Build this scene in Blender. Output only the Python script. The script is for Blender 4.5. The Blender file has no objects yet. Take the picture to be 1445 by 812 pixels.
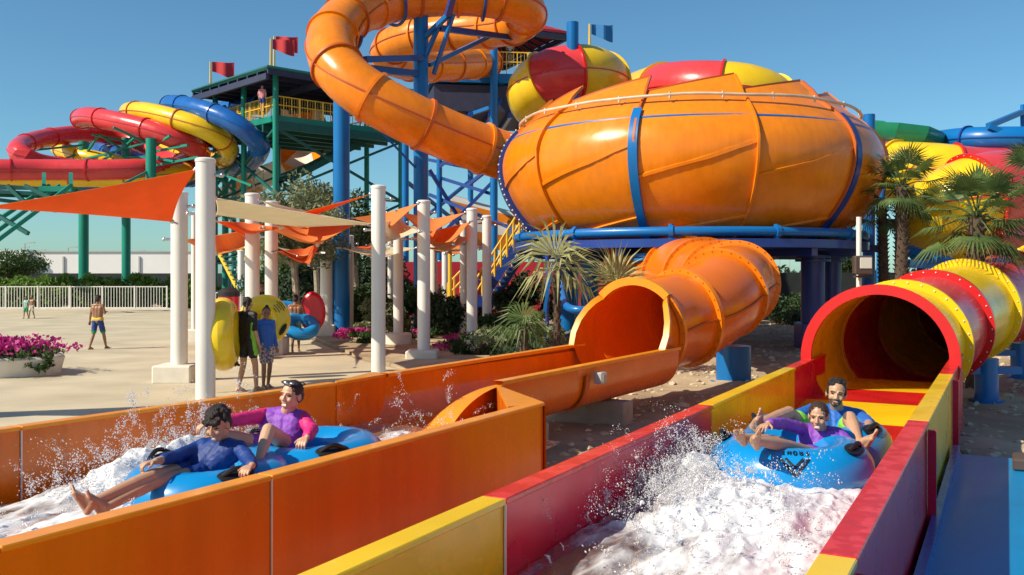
import bpy, bmesh, math, random
import numpy as np
from mathutils import Vector, Matrix, noise
random.seed(7); np.random.seed(7)
R = math.radians
scene = bpy.context.scene
COL = scene.collection
F, CX, HY, EYE = 1300.0, 722.5, 385.0, 2.2      # focal length and horizon measured in the photograph

def P(px, py, Y): return Vector(((px-CX)/F*Y, Y, EYE-(py-HY)/F*Y))
def G(px, py, z=0.0):
    Y = F*(EYE-z)/(py-HY); return Vector(((px-CX)/F*Y, Y, z))
D2 = Vector((.473, .881, 0)).normalized(); N2 = Vector((D2.y, -D2.x, 0))
def L(s, w, z=0.0): v = D2*s+N2*w; return Vector((v.x, v.y, z))
def s_at(px, w):
    k = (px-CX)/F; return w*(D2.y+D2.x*k)/(D2.y*k-D2.x)

# ---------------------------------------------------------------- materials
MATS = {}
def mat(name, col, rough=.5, metal=0., coat=0., var=.0, vscale=3., bump=0., bscale=40., spec=.5, streak=0., sub=0., trans=0., alpha=1., col2=None, c2scale=1., c2w=.1, rvar=0., trl=0.):
    m = bpy.data.materials.new(name); m.use_nodes = True; nt = m.node_tree; nd = nt.nodes; ln = nt.links
    b = nd['Principled BSDF']
    b.inputs['Roughness'].default_value = rough; b.inputs['Metallic'].default_value = metal
    b.inputs['Coat Weight'].default_value = coat; b.inputs['Coat Roughness'].default_value = .08
    b.inputs['Specular IOR Level'].default_value = spec
    b.inputs['Transmission Weight'].default_value = trans; b.inputs['Alpha'].default_value = alpha
    if sub: b.inputs['Subsurface Weight'].default_value = sub; b.inputs['Subsurface Radius'].default_value = (.02,.008,.004)
    c4 = (*col, 1); b.inputs['Base Color'].default_value = c4
    geo = nd.new('ShaderNodeNewGeometry'); src = None
    def nz(scale, det=5, vec=None):
        n = nd.new('ShaderNodeTexNoise'); n.inputs['Scale'].default_value = scale; n.inputs['Detail'].default_value = det
        ln.new(vec or geo.outputs['Position'], n.inputs['Vector']); return n
    def ramp(f, a, b_, pa, pb):
        r = nd.new('ShaderNodeMapRange'); r.inputs[1].default_value = pa; r.inputs[2].default_value = pb; r.inputs[3].default_value = a; r.inputs[4].default_value = b_
        ln.new(f, r.inputs[0]); return r.outputs[0]
    if col2:
        n = nz(c2scale); f = ramp(n.outputs['Fac'], 0, 1, .5-c2w, .5+c2w)
        mx = nd.new('ShaderNodeMix'); mx.data_type = 'RGBA'; mx.inputs[6].default_value = c4; mx.inputs[7].default_value = (*col2, 1); ln.new(f, mx.inputs[0]); src = mx.outputs[2]
    if var or streak:
        n = nz(vscale); f = ramp(n.outputs['Fac'], 1-var, 1+var*.6, .3, .7)
        if streak:
            mp = nd.new('ShaderNodeMapping'); mp.inputs['Scale'].default_value = (7, 7, .35); ln.new(geo.outputs['Position'], mp.inputs['Vector'])
            n2 = nz(1., 6, mp.outputs[0]); f2 = ramp(n2.outputs['Fac'], 1-streak, 1, .35, .6)
            mm = nd.new('ShaderNodeMath'); mm.operation = 'MULTIPLY'; ln.new(f, mm.inputs[0]); ln.new(f2, mm.inputs[1]); f = mm.outputs[0]
        vm = nd.new('ShaderNodeVectorMath'); vm.operation = 'SCALE'; ln.new(f, vm.inputs['Scale'])
        if src: ln.new(src, vm.inputs[0])
        else: vm.inputs[0].default_value = col
        src = vm.outputs[0]
    if src: ln.new(src, b.inputs['Base Color'])
    if rvar:
        n = nz(2.3, 6); ln.new(ramp(n.outputs['Fac'], max(.02, rough-rvar), rough+rvar, .3, .7), b.inputs['Roughness'])
    if bump:
        n = nz(bscale, 6); bp = nd.new('ShaderNodeBump'); bp.inputs['Strength'].default_value = bump; bp.inputs['Distance'].default_value = .02
        ln.new(n.outputs['Fac'], bp.inputs['Height']); ln.new(bp.outputs[0], b.inputs['Normal'])
    if trl:
        t = nd.new('ShaderNodeBsdfTranslucent'); t.inputs[0].default_value = c4
        if src: ln.new(src, t.inputs[0])
        ms = nd.new('ShaderNodeMixShader'); ms.inputs[0].default_value = trl
        ln.new(b.outputs[0], ms.inputs[1]); ln.new(t.outputs[0], ms.inputs[2]); ln.new(ms.outputs[0], nd['Material Output'].inputs['Surface'])
    MATS[name] = m; return m

fib = dict(rough=.27, coat=.14, spec=.42, var=.10, vscale=1.3, rvar=.09, bump=.02, bscale=9)
mat('orange', (.86,.235,.006), streak=.10, **fib)
mat('orange_deep', (.78,.165,.005), **fib)
mat('orange_run', (.80,.17,.004), streak=.10, **fib)
mat('orange_seam', (.50,.10,.006), rough=.5)
mat('orange_lip', (.88,.30,.01), rough=.35, coat=.2, var=.1, vscale=6)
mat('red', (.62,.018,.018), **fib)
mat('red_wall', (.66,.008,.05), rough=.30, coat=.08, spec=.35, var=.12, vscale=2, rvar=.08)  # magenta cast: pinkish reflection on the red put into the base colour
mat('red_cap', (.74,.035,.03), rough=.35, coat=.15, var=.15, vscale=14, col2=(.60,.012,.006), c2scale=9, c2w=.03)
mat('red_wash', (.68,.05,.055), **fib)
mat('yellow', (.86,.55,.012), **fib)
mat('yellow_wall', (.85,.50,.01), rough=.3, coat=.1, spec=.4, var=.08, vscale=2, rvar=.08)
mat('blue', (.004,.145,.44), rough=.34, coat=.12, spec=.4, var=.10, vscale=.8)
mat('blue_tube', (.015,.12,.42), **fib)
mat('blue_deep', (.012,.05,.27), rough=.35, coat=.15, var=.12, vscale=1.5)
mat('blue_lane', (.003,.21,.48), rough=.4, coat=.05, spec=.3, var=.15, vscale=1.2)
mat('green', (.006,.24,.17), rough=.4, var=.12, vscale=.7)
mat('green_slide', (.01,.20,.10), **fib)
mat('green_dark', (.008,.11,.09), rough=.5, var=.1)
mat('rail_yellow', (.80,.48,.03), rough=.4)
mat('roof_dark', (.03,.035,.08), rough=.6, var=.2)
mat('roof_blue', (.03,.05,.25), rough=.5)
mat('roof_red', (.45,.02,.03), rough=.5, var=.2)
mat('white_paint', (.80,.77,.72), rough=.35, var=.05, vscale=1.2, streak=.06)
mat('plinth', (.72,.67,.58), rough=.7, var=.1, bump=.2)
mat('sail_orange', (.86,.20,.04), rough=.8, var=.05, trl=.5)
mat('sail_light', (.92,.38,.10), rough=.8, var=.05, trl=.5)
mat('sail_cream', (.84,.76,.58), rough=.8, var=.05, trl=.5)
mat('steel', (.55,.56,.58), rough=.3, metal=.9)
mat('concrete', (.46,.40,.33), rough=.85, var=.2, vscale=2, bump=.3)
mat('block', (.33,.31,.28), rough=.9, var=.2, vscale=4, bump=.4)
mat('render_white', (.78,.77,.76), rough=.9, var=.05, vscale=.2)
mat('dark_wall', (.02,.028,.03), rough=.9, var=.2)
mat('red_screen', (.42,.01,.03), rough=.6, var=.3, vscale=.5)
mat('leaf', (.055,.11,.025), rough=.6, var=.5, vscale=2.2, trl=.3)
mat('leaf_hedge', (.15,.27,.035), rough=.6, var=.5, vscale=1.2, trl=.35)
mat('leaf_olive', (.20,.23,.11), rough=.6, var=.45, vscale=1.5, trl=.25)
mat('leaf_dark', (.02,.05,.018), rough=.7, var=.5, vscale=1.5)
mat('leaf_palm', (.12,.19,.055), rough=.5, var=.45, vscale=3, trl=.3)
mat('leaf_dry', (.40,.40,.17), rough=.6, var=.35, vscale=6, trl=.3)
mat('petal', (.60,.03,.26), rough=.6, var=.35, vscale=18, trl=.3)
mat('bark', (.10,.065,.045), rough=.95, var=.4, vscale=12, bump=.8, bscale=30)
mat('bark_pale', (.32,.27,.21), rough=.95, var=.3, vscale=8, bump=.6)
mat('stone', (.55,.46,.33), rough=.9, var=.35, vscale=2.5, bump=.5, bscale=12)
mat('rubber', (.012,.012,.014), rough=.45)
mat('tube_blue', (.003,.25,.62), rough=.28, coat=.35, var=.06, vscale=2, bump=.04, bscale=14)
mat('tube_yellow', (.86,.60,.012), rough=.28, coat=.35, var=.05)
mat('tube_red', (.60,.01,.03), rough=.3, coat=.3)
mat('ink', (.006,.012,.03), rough=.5)
mat('skin_light', (.62,.36,.23), rough=.42, var=.08, vscale=12, sub=.08)
mat('skin_tan', (.54,.30,.18), rough=.42, var=.10, vscale=12, sub=.08)
mat('skin_brown', (.30,.145,.075), rough=.42, var=.08, vscale=12)
mat('lip', (.46,.18,.14), rough=.4); mat('mouth', (.10,.012,.012), rough=.6); mat('tooth', (.72,.68,.62), rough=.3)
mat('eye', (.03,.016,.012), rough=.25); mat('brow', (.03,.018,.012), rough=.8); mat('beard', (.12,.07,.05), rough=.8, var=.4, vscale=90)
mat('hair_dark', (.018,.011,.009), rough=.45, var=.5, vscale=60, bump=.8, bscale=120)
mat('hair_brown', (.045,.022,.014), rough=.45, var=.5, vscale=60, bump=.8, bscale=120)
cl = dict(rough=.6, var=.12, vscale=9, bump=.5, bscale=16)
mat('cloth_navy', (.006,.04,.22), **cl); mat('cloth_blue', (.02,.13,.50), **cl); mat('cloth_purple', (.24,.06,.46), **cl)
mat('cloth_magenta', (.78,.02,.19), **cl); mat('cloth_black', (.012,.012,.015), **cl); mat('cloth_lime', (.22,.62,.05), **cl)
mat('cloth_green', (.02,.30,.08), **cl); mat('cloth_gold', (.75,.50,.05), **cl); mat('cloth_teal', (.03,.28,.27), col2=(.5,.6,.5), c2scale=20, **cl)
mat('cloth_print', (.08,.10,.20), col2=(.6,.45,.38), c2scale=26, c2w=.04, **cl); mat('cloth_white', (.7,.68,.62), **cl); mat('cloth_pink', (.7,.25,.3), **cl)
mat('lamp_box', (.09,.06,.05), rough=.4); mat('lamp_glass', (.75,.72,.62), rough=.15, coat=.5); mat('grey_box', (.42,.42,.42), rough=.5)
mat('hose', (.62,.50,.38), rough=.5, var=.2); mat('seal', (.75,.72,.66), rough=.6)
mat('flag_red', (.65,.04,.05), rough=.7, trl=.3); mat('flag_blue', (.03,.22,.55), rough=.7, trl=.3)
mat('sign_blue', (.25,.45,.60), rough=.4); mat('stripe_white', (.82,.78,.70), rough=.35, coat=.2)
mat('asphalt', (.10,.10,.10), rough=.9)

# ground materials
def mat_gravel():
    m = mat('sand', (.47,.37,.24), rough=.95, var=.3, vscale=1.1, bump=.9, bscale=7, col2=(.34,.25,.16), c2scale=.35, c2w=.12); return m
mat_gravel()
def mat_plaza():
    m = mat('plaza', (.58,.50,.35), rough=.8, var=.16, vscale=.6, bump=.12, bscale=60, col2=(.50,.43,.30), c2scale=.9, c2w=.2); return m
mat_plaza()
# white water: foam with clear tinted water between
def mat_foam(name, thr, deep):
    m = bpy.data.materials.new(name); m.use_nodes = True; nt = m.node_tree; nd = nt.nodes; ln = nt.links
    b = nd['Principled BSDF']; b.inputs['Base Color'].default_value = (.77,.77,.79,1); b.inputs['Roughness'].default_value = .5
    b.inputs['Subsurface Weight'].default_value = .35; b.inputs['Subsurface Radius'].default_value = (.06,.06,.06); b.inputs['Subsurface Scale'].default_value = .8
    w = nd.new('ShaderNodeBsdfPrincipled'); w.inputs['Base Color'].default_value = (*deep, 1); w.inputs['Roughness'].default_value = .04; w.inputs['Transmission Weight'].default_value = .85; w.inputs['IOR'].default_value = 1.2
    geo = nd.new('ShaderNodeNewGeometry')
    n1 = nd.new('ShaderNodeTexNoise'); n1.inputs['Scale'].default_value = 4.5; n1.inputs['Detail'].default_value = 9; n1.inputs['Roughness'].default_value = .68; n1.inputs['Distortion'].default_value = .5
    n2 = nd.new('ShaderNodeTexNoise'); n2.inputs['Scale'].default_value = 38; n2.inputs['Detail'].default_value = 6
    at = nd.new('ShaderNodeAttribute'); at.attribute_name = 'foam'
    mp = nd.new('ShaderNodeMapping'); mp.inputs['Rotation'].default_value = (0,0,-math.atan2(.881,.473)); mp.vector_type = 'TEXTURE'; mp.inputs['Rotation'].default_value = (0,0,math.atan2(.881,.473)); mp.inputs['Scale'].default_value = (2.4,1,1)
    ln.new(geo.outputs['Position'], mp.inputs['Vector'])
    for n in (n1, n2): ln.new(mp.outputs[0], n.inputs['Vector'])
    ad = nd.new('ShaderNodeMath'); ad.operation = 'ADD'; ln.new(n1.outputs['Fac'], ad.inputs[0]); ln.new(at.outputs['Fac'], ad.inputs[1])
    mr = nd.new('ShaderNodeMapRange'); mr.inputs[1].default_value = thr-.12; mr.inputs[2].default_value = thr+.14; ln.new(ad.outputs[0], mr.inputs[0])
    n1.inputs['Roughness'].default_value = .62; ms = nd.new('ShaderNodeMixShader'); ln.new(mr.outputs[0], ms.inputs[0]); ln.new(w.outputs[0], ms.inputs[1]); ln.new(b.outputs[0], ms.inputs[2])
    bp = nd.new('ShaderNodeBump'); bp.inputs['Strength'].default_value = .45; bp.inputs['Distance'].default_value = .012; ln.new(n2.outputs['Fac'], bp.inputs['Height'])
    ln.new(bp.outputs[0], b.inputs['Normal']); ln.new(bp.outputs[0], w.inputs['Normal'])
    ln.new(ms.outputs[0], nd['Material Output'].inputs['Surface']); MATS[name] = m
mat_foam('foam_red', .65, (.70,.52,.57)); mat_foam('foam_orange', .63, (.80,.62,.45))
mat('drop', (.86,.86,.88), rough=.3, spec=.6, trl=.35)

# ---------------------------------------------------------------- mesh builder
ORG = {}
class MB:
    def __init__(s): s.v = []; s.f = []; s.m = []; s.mi = 0
    def add(s, vs, fs):
        o = len(s.v); s.v.extend([tuple(a) for a in vs]); s.f.extend([tuple(i+o for i in f) for f in fs]); s.m.extend([s.mi]*len(fs)); return s
    def box(s, c, size, ax=None, bev=0):
        c = Vector(c); x, y, z = [a/2 for a in size]
        X, Y, Z = ax if ax else (Vector((1,0,0)), Vector((0,1,0)), Vector((0,0,1)))
        if bev:
            vs = []
            for dx in (-1,1):
                for dy in (-1,1):
                    for dz in (-1,1):
                        for k in range(3):
                            a = [x-(bev if k != 0 else 0), y-(bev if k != 1 else 0), z-(bev if k != 2 else 0)]
                            vs.append(c+X*dx*a[0]+Y*dy*a[1]+Z*dz*a[2])
            bm = bmesh.new(); [bm.verts.new(v) for v in vs]; r = bmesh.ops.convex_hull(bm, input=bm.verts[:])
            bmesh.ops.recalc_face_normals(bm, faces=bm.faces[:]); bm.verts.index_update()
            s.add([v.co.copy() for v in bm.verts], [[v.index for v in f.verts] for f in bm.faces]); bm.free(); return s
        vs = [c+X*x*i+Y*y*j+Z*z*k for i in (-1,1) for j in (-1,1) for k in (-1,1)]
        s.add(vs, [(0,1,3,2),(4,6,7,5),(0,4,5,1),(2,3,7,6),(0,2,6,4),(1,5,7,3)]); return s
    def beam(s, a, b, w, h=None, up=(0,0,1)):
        a = Vector(a); b = Vector(b); t = (b-a); l = t.length; t.normalize(); u = Vector(up)
        if abs(t.dot(u)) > .98: u = Vector((0,1,0))
        sd = t.cross(u).normalized(); u = sd.cross(t)
        return s.box((a+b)/2, (l, w, h or w), (t, sd, u))
    def cyl(s, a, b, r0, r1=None, n=12, cap=True):
        a = Vector(a); b = Vector(b); r1 = r0 if r1 is None else r1
        t = (b-a).normalized(); u = Vector((0,0,1)) if abs(t.z) < .9 else Vector((1,0,0)); x = t.cross(u).normalized(); y = x.cross(t)
        vs = []
        for p, r in ((a,r0),(b,r1)):
            for i in range(n): an = 2*math.pi*i/n; vs.append(p+x*math.cos(an)*r+y*math.sin(an)*r)
        fs = [(i,(i+1)%n,n+(i+1)%n,n+i) for i in range(n)]
        if cap: fs += [tuple(range(n-1,-1,-1)), tuple(range(n,2*n))]
        return s.add(vs, fs)
    def sweep(s, pts, r, n=10, closed=False, cap=True):
        pts = [Vector(p) for p in pts]; N = len(pts); vs = []
        rr = r if hasattr(r, '__len__') else [r]*N; pu = None
        for i in range(N):
            t = ((pts[(i+1)%N]-pts[i-1]) if closed else (pts[min(i+1,N-1)]-pts[max(i-1,0)])).normalized()
            if pu is None: pu = Vector((0,0,1)) if abs(t.z) < .9 else Vector((1,0,0))
            x = t.cross(pu).normalized(); y = x.cross(t); pu = y
            for k in range(n): a = 2*math.pi*k/n; vs.append(pts[i]+x*math.cos(a)*rr[i]+y*math.sin(a)*rr[i])
        fs = []
        for i in range(N if closed else N-1):
            j = (i+1)%N
            for k in range(n): fs.append((i*n+k, i*n+(k+1)%n, j*n+(k+1)%n, j*n+k))
        if cap and not closed: fs += [tuple(range(n-1,-1,-1)), tuple((N-1)*n+k for k in range(n))]
        return s.add(vs, fs)
    def lathe(s, c, prof, n=24):
        c = Vector(c); vs = []
        for r, z in prof:
            for k in range(n): a = 2*math.pi*k/n; vs.append(c+Vector((math.cos(a)*r, math.sin(a)*r, z)))
        fs = [(i*n+k, i*n+(k+1)%n, (i+1)*n+(k+1)%n, (i+1)*n+k) for i in range(len(prof)-1) for k in range(n)]
        if prof[0][0] > 0: fs.append(tuple(range(n-1,-1,-1)))
        if prof[-1][0] > 0: fs.append(tuple((len(prof)-1)*n+k for k in range(n)))
        return s.add(vs, fs)
    def sph(s, c, r, n=10, m=6, ax=None):
        c = Vector(c); rx, ry, rz = (r if hasattr(r, '__len__') else (r,r,r))
        X, Y, Z = ax if ax else (Vector((1,0,0)), Vector((0,1,0)), Vector((0,0,1)))
        vs = [c-Z*rz]
        for i in range(1, m):
            ph = math.pi*i/m-math.pi/2
            for k in range(n): a = 2*math.pi*k/n; vs.append(c+X*rx*math.cos(a)*math.cos(ph)+Y*ry*math.sin(a)*math.cos(ph)+Z*rz*math.sin(ph))
        vs.append(c+Z*rz); fs = []
        for k in range(n): fs.append((0, 1+(k+1)%n, 1+k)); fs.append((len(vs)-1, 1+(m-2)*n+k, 1+(m-2)*n+(k+1)%n))
        for i in range(m-2):
            for k in range(n): fs.append((1+i*n+k, 1+i*n+(k+1)%n, 1+(i+1)*n+(k+1)%n, 1+(i+1)*n+k))
        return s.add(vs, fs)
    def cap_(s, a, ra, b, rb, n=12):           # tapered capsule
        a = Vector(a); b = Vector(b)
        if (b-a).length > 1e-4: s.cyl(a, b, ra, rb, n)
        s.sph(a, ra, n, 8); s.sph(b, rb, n, 8); return s
    def prism(s, outline, off):                # flat outline (list of Vectors) thickened by vector off
        n = len(outline); off = Vector(off); vs = [Vector(p) for p in outline]+[Vector(p)+off for p in outline]
        return s.add(vs, [tuple(range(n)), tuple(range(2*n-1,n-1,-1))]+[(i, n+i, n+(i+1)%n, (i+1)%n) for i in range(n)])
    def grid(s, rows):                         # rows of points
        m = len(rows[0]); vs = [p for r in rows for p in r]
        return s.add(vs, [(i*m+j, i*m+j+1, (i+1)*m+j+1, (i+1)*m+j) for i in range(len(rows)-1) for j in range(m-1)])
    def build(s, name, mats, parent=None, org=None, smooth=True, ang=35):
        if parent is not None: o = ORG[parent.name]
        else: o = Vector(org) if org is not None else Vector((0,0,0))
        me = bpy.data.meshes.new(name); me.from_pydata([(a[0]-o.x, a[1]-o.y, a[2]-o.z) for a in s.v], [], s.f)
        if isinstance(mats, str): mats = [mats]
        for k in mats: me.materials.append(MATS[k])
        if len(mats) > 1: me.polygons.foreach_set('material_index', s.m)
        ob = bpy.data.objects.new(name, me); COL.objects.link(ob)
        if smooth:
            me.polygons.foreach_set('use_smooth', [True]*len(me.polygons)); me.set_sharp_from_angle(angle=R(ang))
        me.update()
        if parent is not None: ob.parent = parent
        else: ob.location = o
        ORG[ob.name] = o; return ob

def tag(o, label, cat=None, group=None, kind=None):
    if label: o['label'] = label
    if cat: o['category'] = cat
    if group: o['group'] = group
    if kind: o['kind'] = kind
    return o
def thing(name, loc, label, cat, group=None):
    o = bpy.data.objects.new(name, None); COL.objects.link(o); o.location = Vector(loc); o.empty_display_size = .3
    ORG[o.name] = Vector(loc); return tag(o, label, cat, group)
def fixnorm(ob):
    bm = bmesh.new(); bm.from_mesh(ob.data); bmesh.ops.recalc_face_normals(bm, faces=bm.faces[:]); bm.to_mesh(ob.data); bm.free()
def dup(root, loc, label=None, rotz=0, scale=1):
    r = root.copy(); COL.objects.link(r); r.location = Vector(loc); r.rotation_euler = (0,0,rotz); r.scale = (scale,)*3; ORG[r.name] = Vector(loc)
    if label: r['label'] = label
    for ch in list(root.children):
        c = ch.copy(); COL.objects.link(c); c.parent = r
        for g in list(ch.children): d = g.copy(); COL.objects.link(d); d.parent = c
    return r

def spline(pts, step=.35):
    pts = [Vector(p) for p in pts]; out = []
    q = [pts[0]*2-pts[1]]+pts+[pts[-1]*2-pts[-2]]
    for i in range(1, len(q)-2):
        n = max(2, int((q[i+1]-q[i]).length/step))
        for k in range(n):
            t = k/n; a, b, c, d = q[i-1], q[i], q[i+1], q[i+2]
            out.append(.5*((2*b)+(c-a)*t+(2*a-5*b+4*c-d)*t*t+(3*b-a-3*c+d)*t**3))
    out.append(q[-2].copy()); return out
def smoothpath(pts, it=3):
    for _ in range(it):
        pts = [pts[0]]+[(pts[i-1]+pts[i]*2+pts[i+1])/4 for i in range(1, len(pts)-1)]+[pts[-1]]
    return pts
def frame(pts, i):
    t = (pts[min(i+1,len(pts)-1)]-pts[max(i-1,0)]).normalized(); sd = t.cross(Vector((0,0,1))).normalized(); return t, sd, sd.cross(t)

def tube_slide(root, pts, r0, cols, nseg, flange=None, n=26, fin=True, fw=.07, bolts=None, caps=None, hollow=False, seam='orange_seam', part='tube_section', mouth=True):
    """closed flume: coloured sections, bolted flanges between them and a seam ridge along both sides"""
    r = r0 if not callable(r0) else r0(0)
    N = len(pts); cuts = [round(i*(N-1)/nseg) for i in range(nseg+1)] if isinstance(nseg, int) else [min(range(N), key=lambda i: abs(i-q*(N-1))) for q in nseg]
    nseg = len(cuts)-1
    for q in range(nseg):
        a, b = cuts[q], cuts[q+1]; m = MB(); rows = []
        for i in range(a, b+1):
            t, sd, up = frame(pts, i); r = r0(i) if callable(r0) else r0; rows.append([pts[i]+sd*math.cos(2*math.pi*k/n)*r+up*math.sin(2*math.pi*k/n)*r for k in range(n)])
        vs = [p for rw in rows for p in rw]
        m.add(vs, [(i*n+k, i*n+(k+1)%n, (i+1)*n+(k+1)%n, (i+1)*n+k) for i in range(len(rows)-1) for k in range(n)])
        sec = m.build(part, cols[q%len(cols)], root)
        if fin:
            for sg in (1,-1):
                s2 = MB(); rw = []
                for i in range(a, b+1):
                    t, sd, up = frame(pts, i); r = r0(i) if callable(r0) else r0; c = pts[i]+sd*sg*(r+.0); o = sd*sg*.035; rw.append([c-up*.02, c-up*.02+o, c+up*.02+o, c+up*.02])
                s2.grid(rw); s2.build('seam_ridge', seam, sec)
    for q in range(0 if mouth else 1, nseg+1):
        i = cuts[q]; t, sd, up = frame(pts, i); m = MB(); r = r0(i) if callable(r0) else r0
        rows = []
        for rr, tt in ((r-.005,-.045),(r+fw,-.045),(r+fw,.045),(r-.005,.045)):
            rows.append([pts[i]+t*tt+sd*math.cos(2*math.pi*k/n)*rr+up*math.sin(2*math.pi*k/n)*rr for k in range(n+1)])
        m.grid(rows)
        fc = flange[q%len(flange)] if flange else cols[max(0,q-1)%len(cols)]
        if bolts:
            m.mi = 1; mb = m
            for k in range(30):
                a = 2*math.pi*k/30
                for e in (-1,1): mb.sph(pts[i]+t*.05*e+(sd*math.cos(a)+up*math.sin(a))*(r+fw*.62), .014, 6, 4)
        m.build('flange', [fc]+([bolts] if bolts else []), root, ang=50)

# foliage ---------------------------------------------------------------
def leaves(m, c, rad, n, size, clumps=14, shape=1.0, flat=.0, zmin=None):
    c = Vector(c); cs = []
    for _ in range(clumps):
        while True:
            v = Vector([random.uniform(-1,1) for _ in range(3)])
            if .25 < v.length < 1: break
        v = v.normalized()*random.uniform(.45,.85)
        cs.append((Vector((v.x*rad[0], v.y*rad[1], v.z*rad[2])), random.uniform(.28,.5)))
    vs = []; fs = []
    for i in range(n):
        cc, cr = cs[i%clumps]; d = Vector((random.gauss(0,1), random.gauss(0,1), random.gauss(0,1))).normalized()*(random.random()**.4)*cr
        p = c+cc+Vector((d.x*rad[0], d.y*rad[1], d.z*rad[2]))
        if zmin is not None and p.z < zmin: p.z = zmin+random.random()*.1
        a = Vector((random.gauss(0,1), random.gauss(0,1), random.gauss(0,1)*(1-flat))).normalized(); b = a.orthogonal().normalized()
        b.rotate(Matrix.Rotation(random.uniform(0,6.28), 3, a)); s = size*random.uniform(.6,1.4)
        o = len(vs); vs += [p-a*s, p+b*s*.38*shape, p+a*s, p-b*s*.38*shape]; fs.append((o,o+1,o+2,o+3))
    m.add(vs, fs)
# ---------------------------------------------------------------- people
def remesh(m, name, voxel, mats, parent=None, org=None, smooth_it=4, smooth_f=.5, disp=0., dscale=20.):
    ob = m.build('tmp', 'ink', None, smooth=False)
    md = ob.modifiers.new('r', 'REMESH'); md.mode = 'VOXEL'; md.voxel_size = voxel; md.use_smooth_shade = True
    sm = ob.modifiers.new('s', 'SMOOTH'); sm.iterations = smooth_it; sm.factor = smooth_f
    dg = bpy.context.evaluated_depsgraph_get(); me = bpy.data.meshes.new_from_object(ob.evaluated_get(dg))
    bpy.data.objects.remove(ob)
    me.name = name; me.materials.clear()
    for k in mats: me.materials.append(MATS[k])
    n = len(me.vertices); co = np.empty(n*3, np.float32); me.vertices.foreach_get('co', co); co = co.reshape(-1,3)
    if disp:
        no = np.empty(n*3, np.float32); me.vertices.foreach_get('normal', no); no = no.reshape(-1,3)
        dd = np.array([noise.noise(Vector(c)*dscale)+.5*noise.noise(Vector(c)*dscale*2.3) for c in co], np.float32)*disp
        co = co+no*dd[:,None]
    o = ORG[parent.name] if parent is not None else Vector(org)
    co = co-np.array(o, np.float32); me.vertices.foreach_set('co', co.ravel())
    me.polygons.foreach_set('use_smooth', [True]*len(me.polygons)); me.polygons.foreach_set('material_index', [0]*len(me.polygons)); me.update()
    ob = bpy.data.objects.new(name, me); COL.objects.link(ob)
    if parent is not None: ob.parent = parent
    else: ob.location = o
    ORG[ob.name] = o; return ob

def hand(m, W, d, pn, th, sc=1., curl=.4, spread=.12):
    """wrist W, finger direction d, palm normal pn, thumb side th"""
    d = d.normalized(); pn = (pn-d*pn.dot(d)).normalized(); th = d.cross(pn)*(1 if d.cross(pn).dot(th) > 0 else -1)
    for k in range(4):
        o = (k-1.5)*.021*sc
        m.cap_(W+d*.01*sc, .017*sc, W+d*.078*sc-th*o, .0125*sc, 8)
    for k, ln_ in enumerate((.072,.082,.076,.058)):
        o = -(k-1.5)*.0215*sc; b = W+d*.085*sc+th*o; dir_ = (d+th*(-(k-1.5))*spread).normalized(); a = curl*.8
        for j, fr in enumerate((.45,.32,.25)):
            e = b+(dir_*math.cos(a)+pn*math.sin(a))*ln_*fr*sc; m.cap_(b, (.0098-.0012*j)*sc, e, (.0092-.0014*j)*sc, 7); b = e; a += curl
    b = W+d*.03*sc+th*.028*sc; e = b+(d*.5+th*.75+pn*.25).normalized()*.038*sc; m.cap_(W+d*.012*sc, .016*sc, b, .014*sc, 8); m.cap_(b, .013*sc, e, .0105*sc, 8)
    m.cap_(e, .0105*sc, e+(d*.8+th*.35+pn*.35).normalized()*.032*sc, .0085*sc, 8)

def foot(m, A, toe, up, sc=1., side=None):
    """ankle A, toe direction, up = instep direction"""
    toe = toe.normalized(); up = (up-toe*up.dot(toe)).normalized(); sd = toe.cross(up)
    heel = A-toe*.035*sc-up*.05*sc; ball = A+toe*.125*sc-up*.055*sc
    m.cap_(A, .036*sc, heel, .031*sc, 10); m.cap_(A, .034*sc, A+toe*.07*sc-up*.03*sc, .03*sc, 10)
    for o in (-.024,0,.024): m.cap_(heel, .026*sc, ball+sd*o*sc, .019*sc, 8); m.cap_(A+toe*.04*sc-up*.01*sc, .026*sc, ball+sd*o*sc, .019*sc, 8)
    g = 1 if side is None else side
    for k, (l, r) in enumerate(((.05,.0135),(.045,.0098),(.04,.009),(.034,.0085),(.027,.008))):
        b = ball+sd*g*(-.034+.0175*k)*sc-toe*.008*k*sc; m.cap_(b, r*sc, b+toe*l*sc+up*.006*sc, r*sc, 7)

def head_parts(m, H, f, u, sc, smile=True):
    f = f.normalized(); u = (u-f*u.dot(f)).normalized(); x = f.cross(u); ax = (x, f, u)
    q = lambda a, b, c: H+(x*a+f*b+u*c)*sc
    e = lambda c, r: m.sph(q(*c), tuple(k*sc for k in r), 20, 12, ax)
    e((0,-.012,.032), (.074,.092,.082)); e((0,.018,-.022), (.060,.070,.078)); e((0,.045,-.078), (.032,.034,.030))
    e((0,.02,-.06), (.052,.05,.042))
    m.cap_(q(0,.086,.008), .009*sc, q(0,.099,-.024), .0115*sc, 8); e((.011,.093,-.028), (.009,.010,.008)); e((-.011,.093,-.028), (.009,.010,.008))
    for g in (-1,1):
        e((g*.075,-.008,-.006), (.011,.021,.032)); e((g*.036,.060,-.026), (.022,.023,.022)); m.cap_(q(g*.012,.081,.026), .010*sc, q(g*.048,.068,.024), .009*sc, 8)
    m.cap_(q(-.020,.077,-.052), .008*sc, q(.020,.077,-.052), .008*sc, 8); m.cap_(q(-.017,.078,-.076), .009*sc, q(.017,.078,-.076), .009*sc, 8)
    return x, f, u, q

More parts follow.
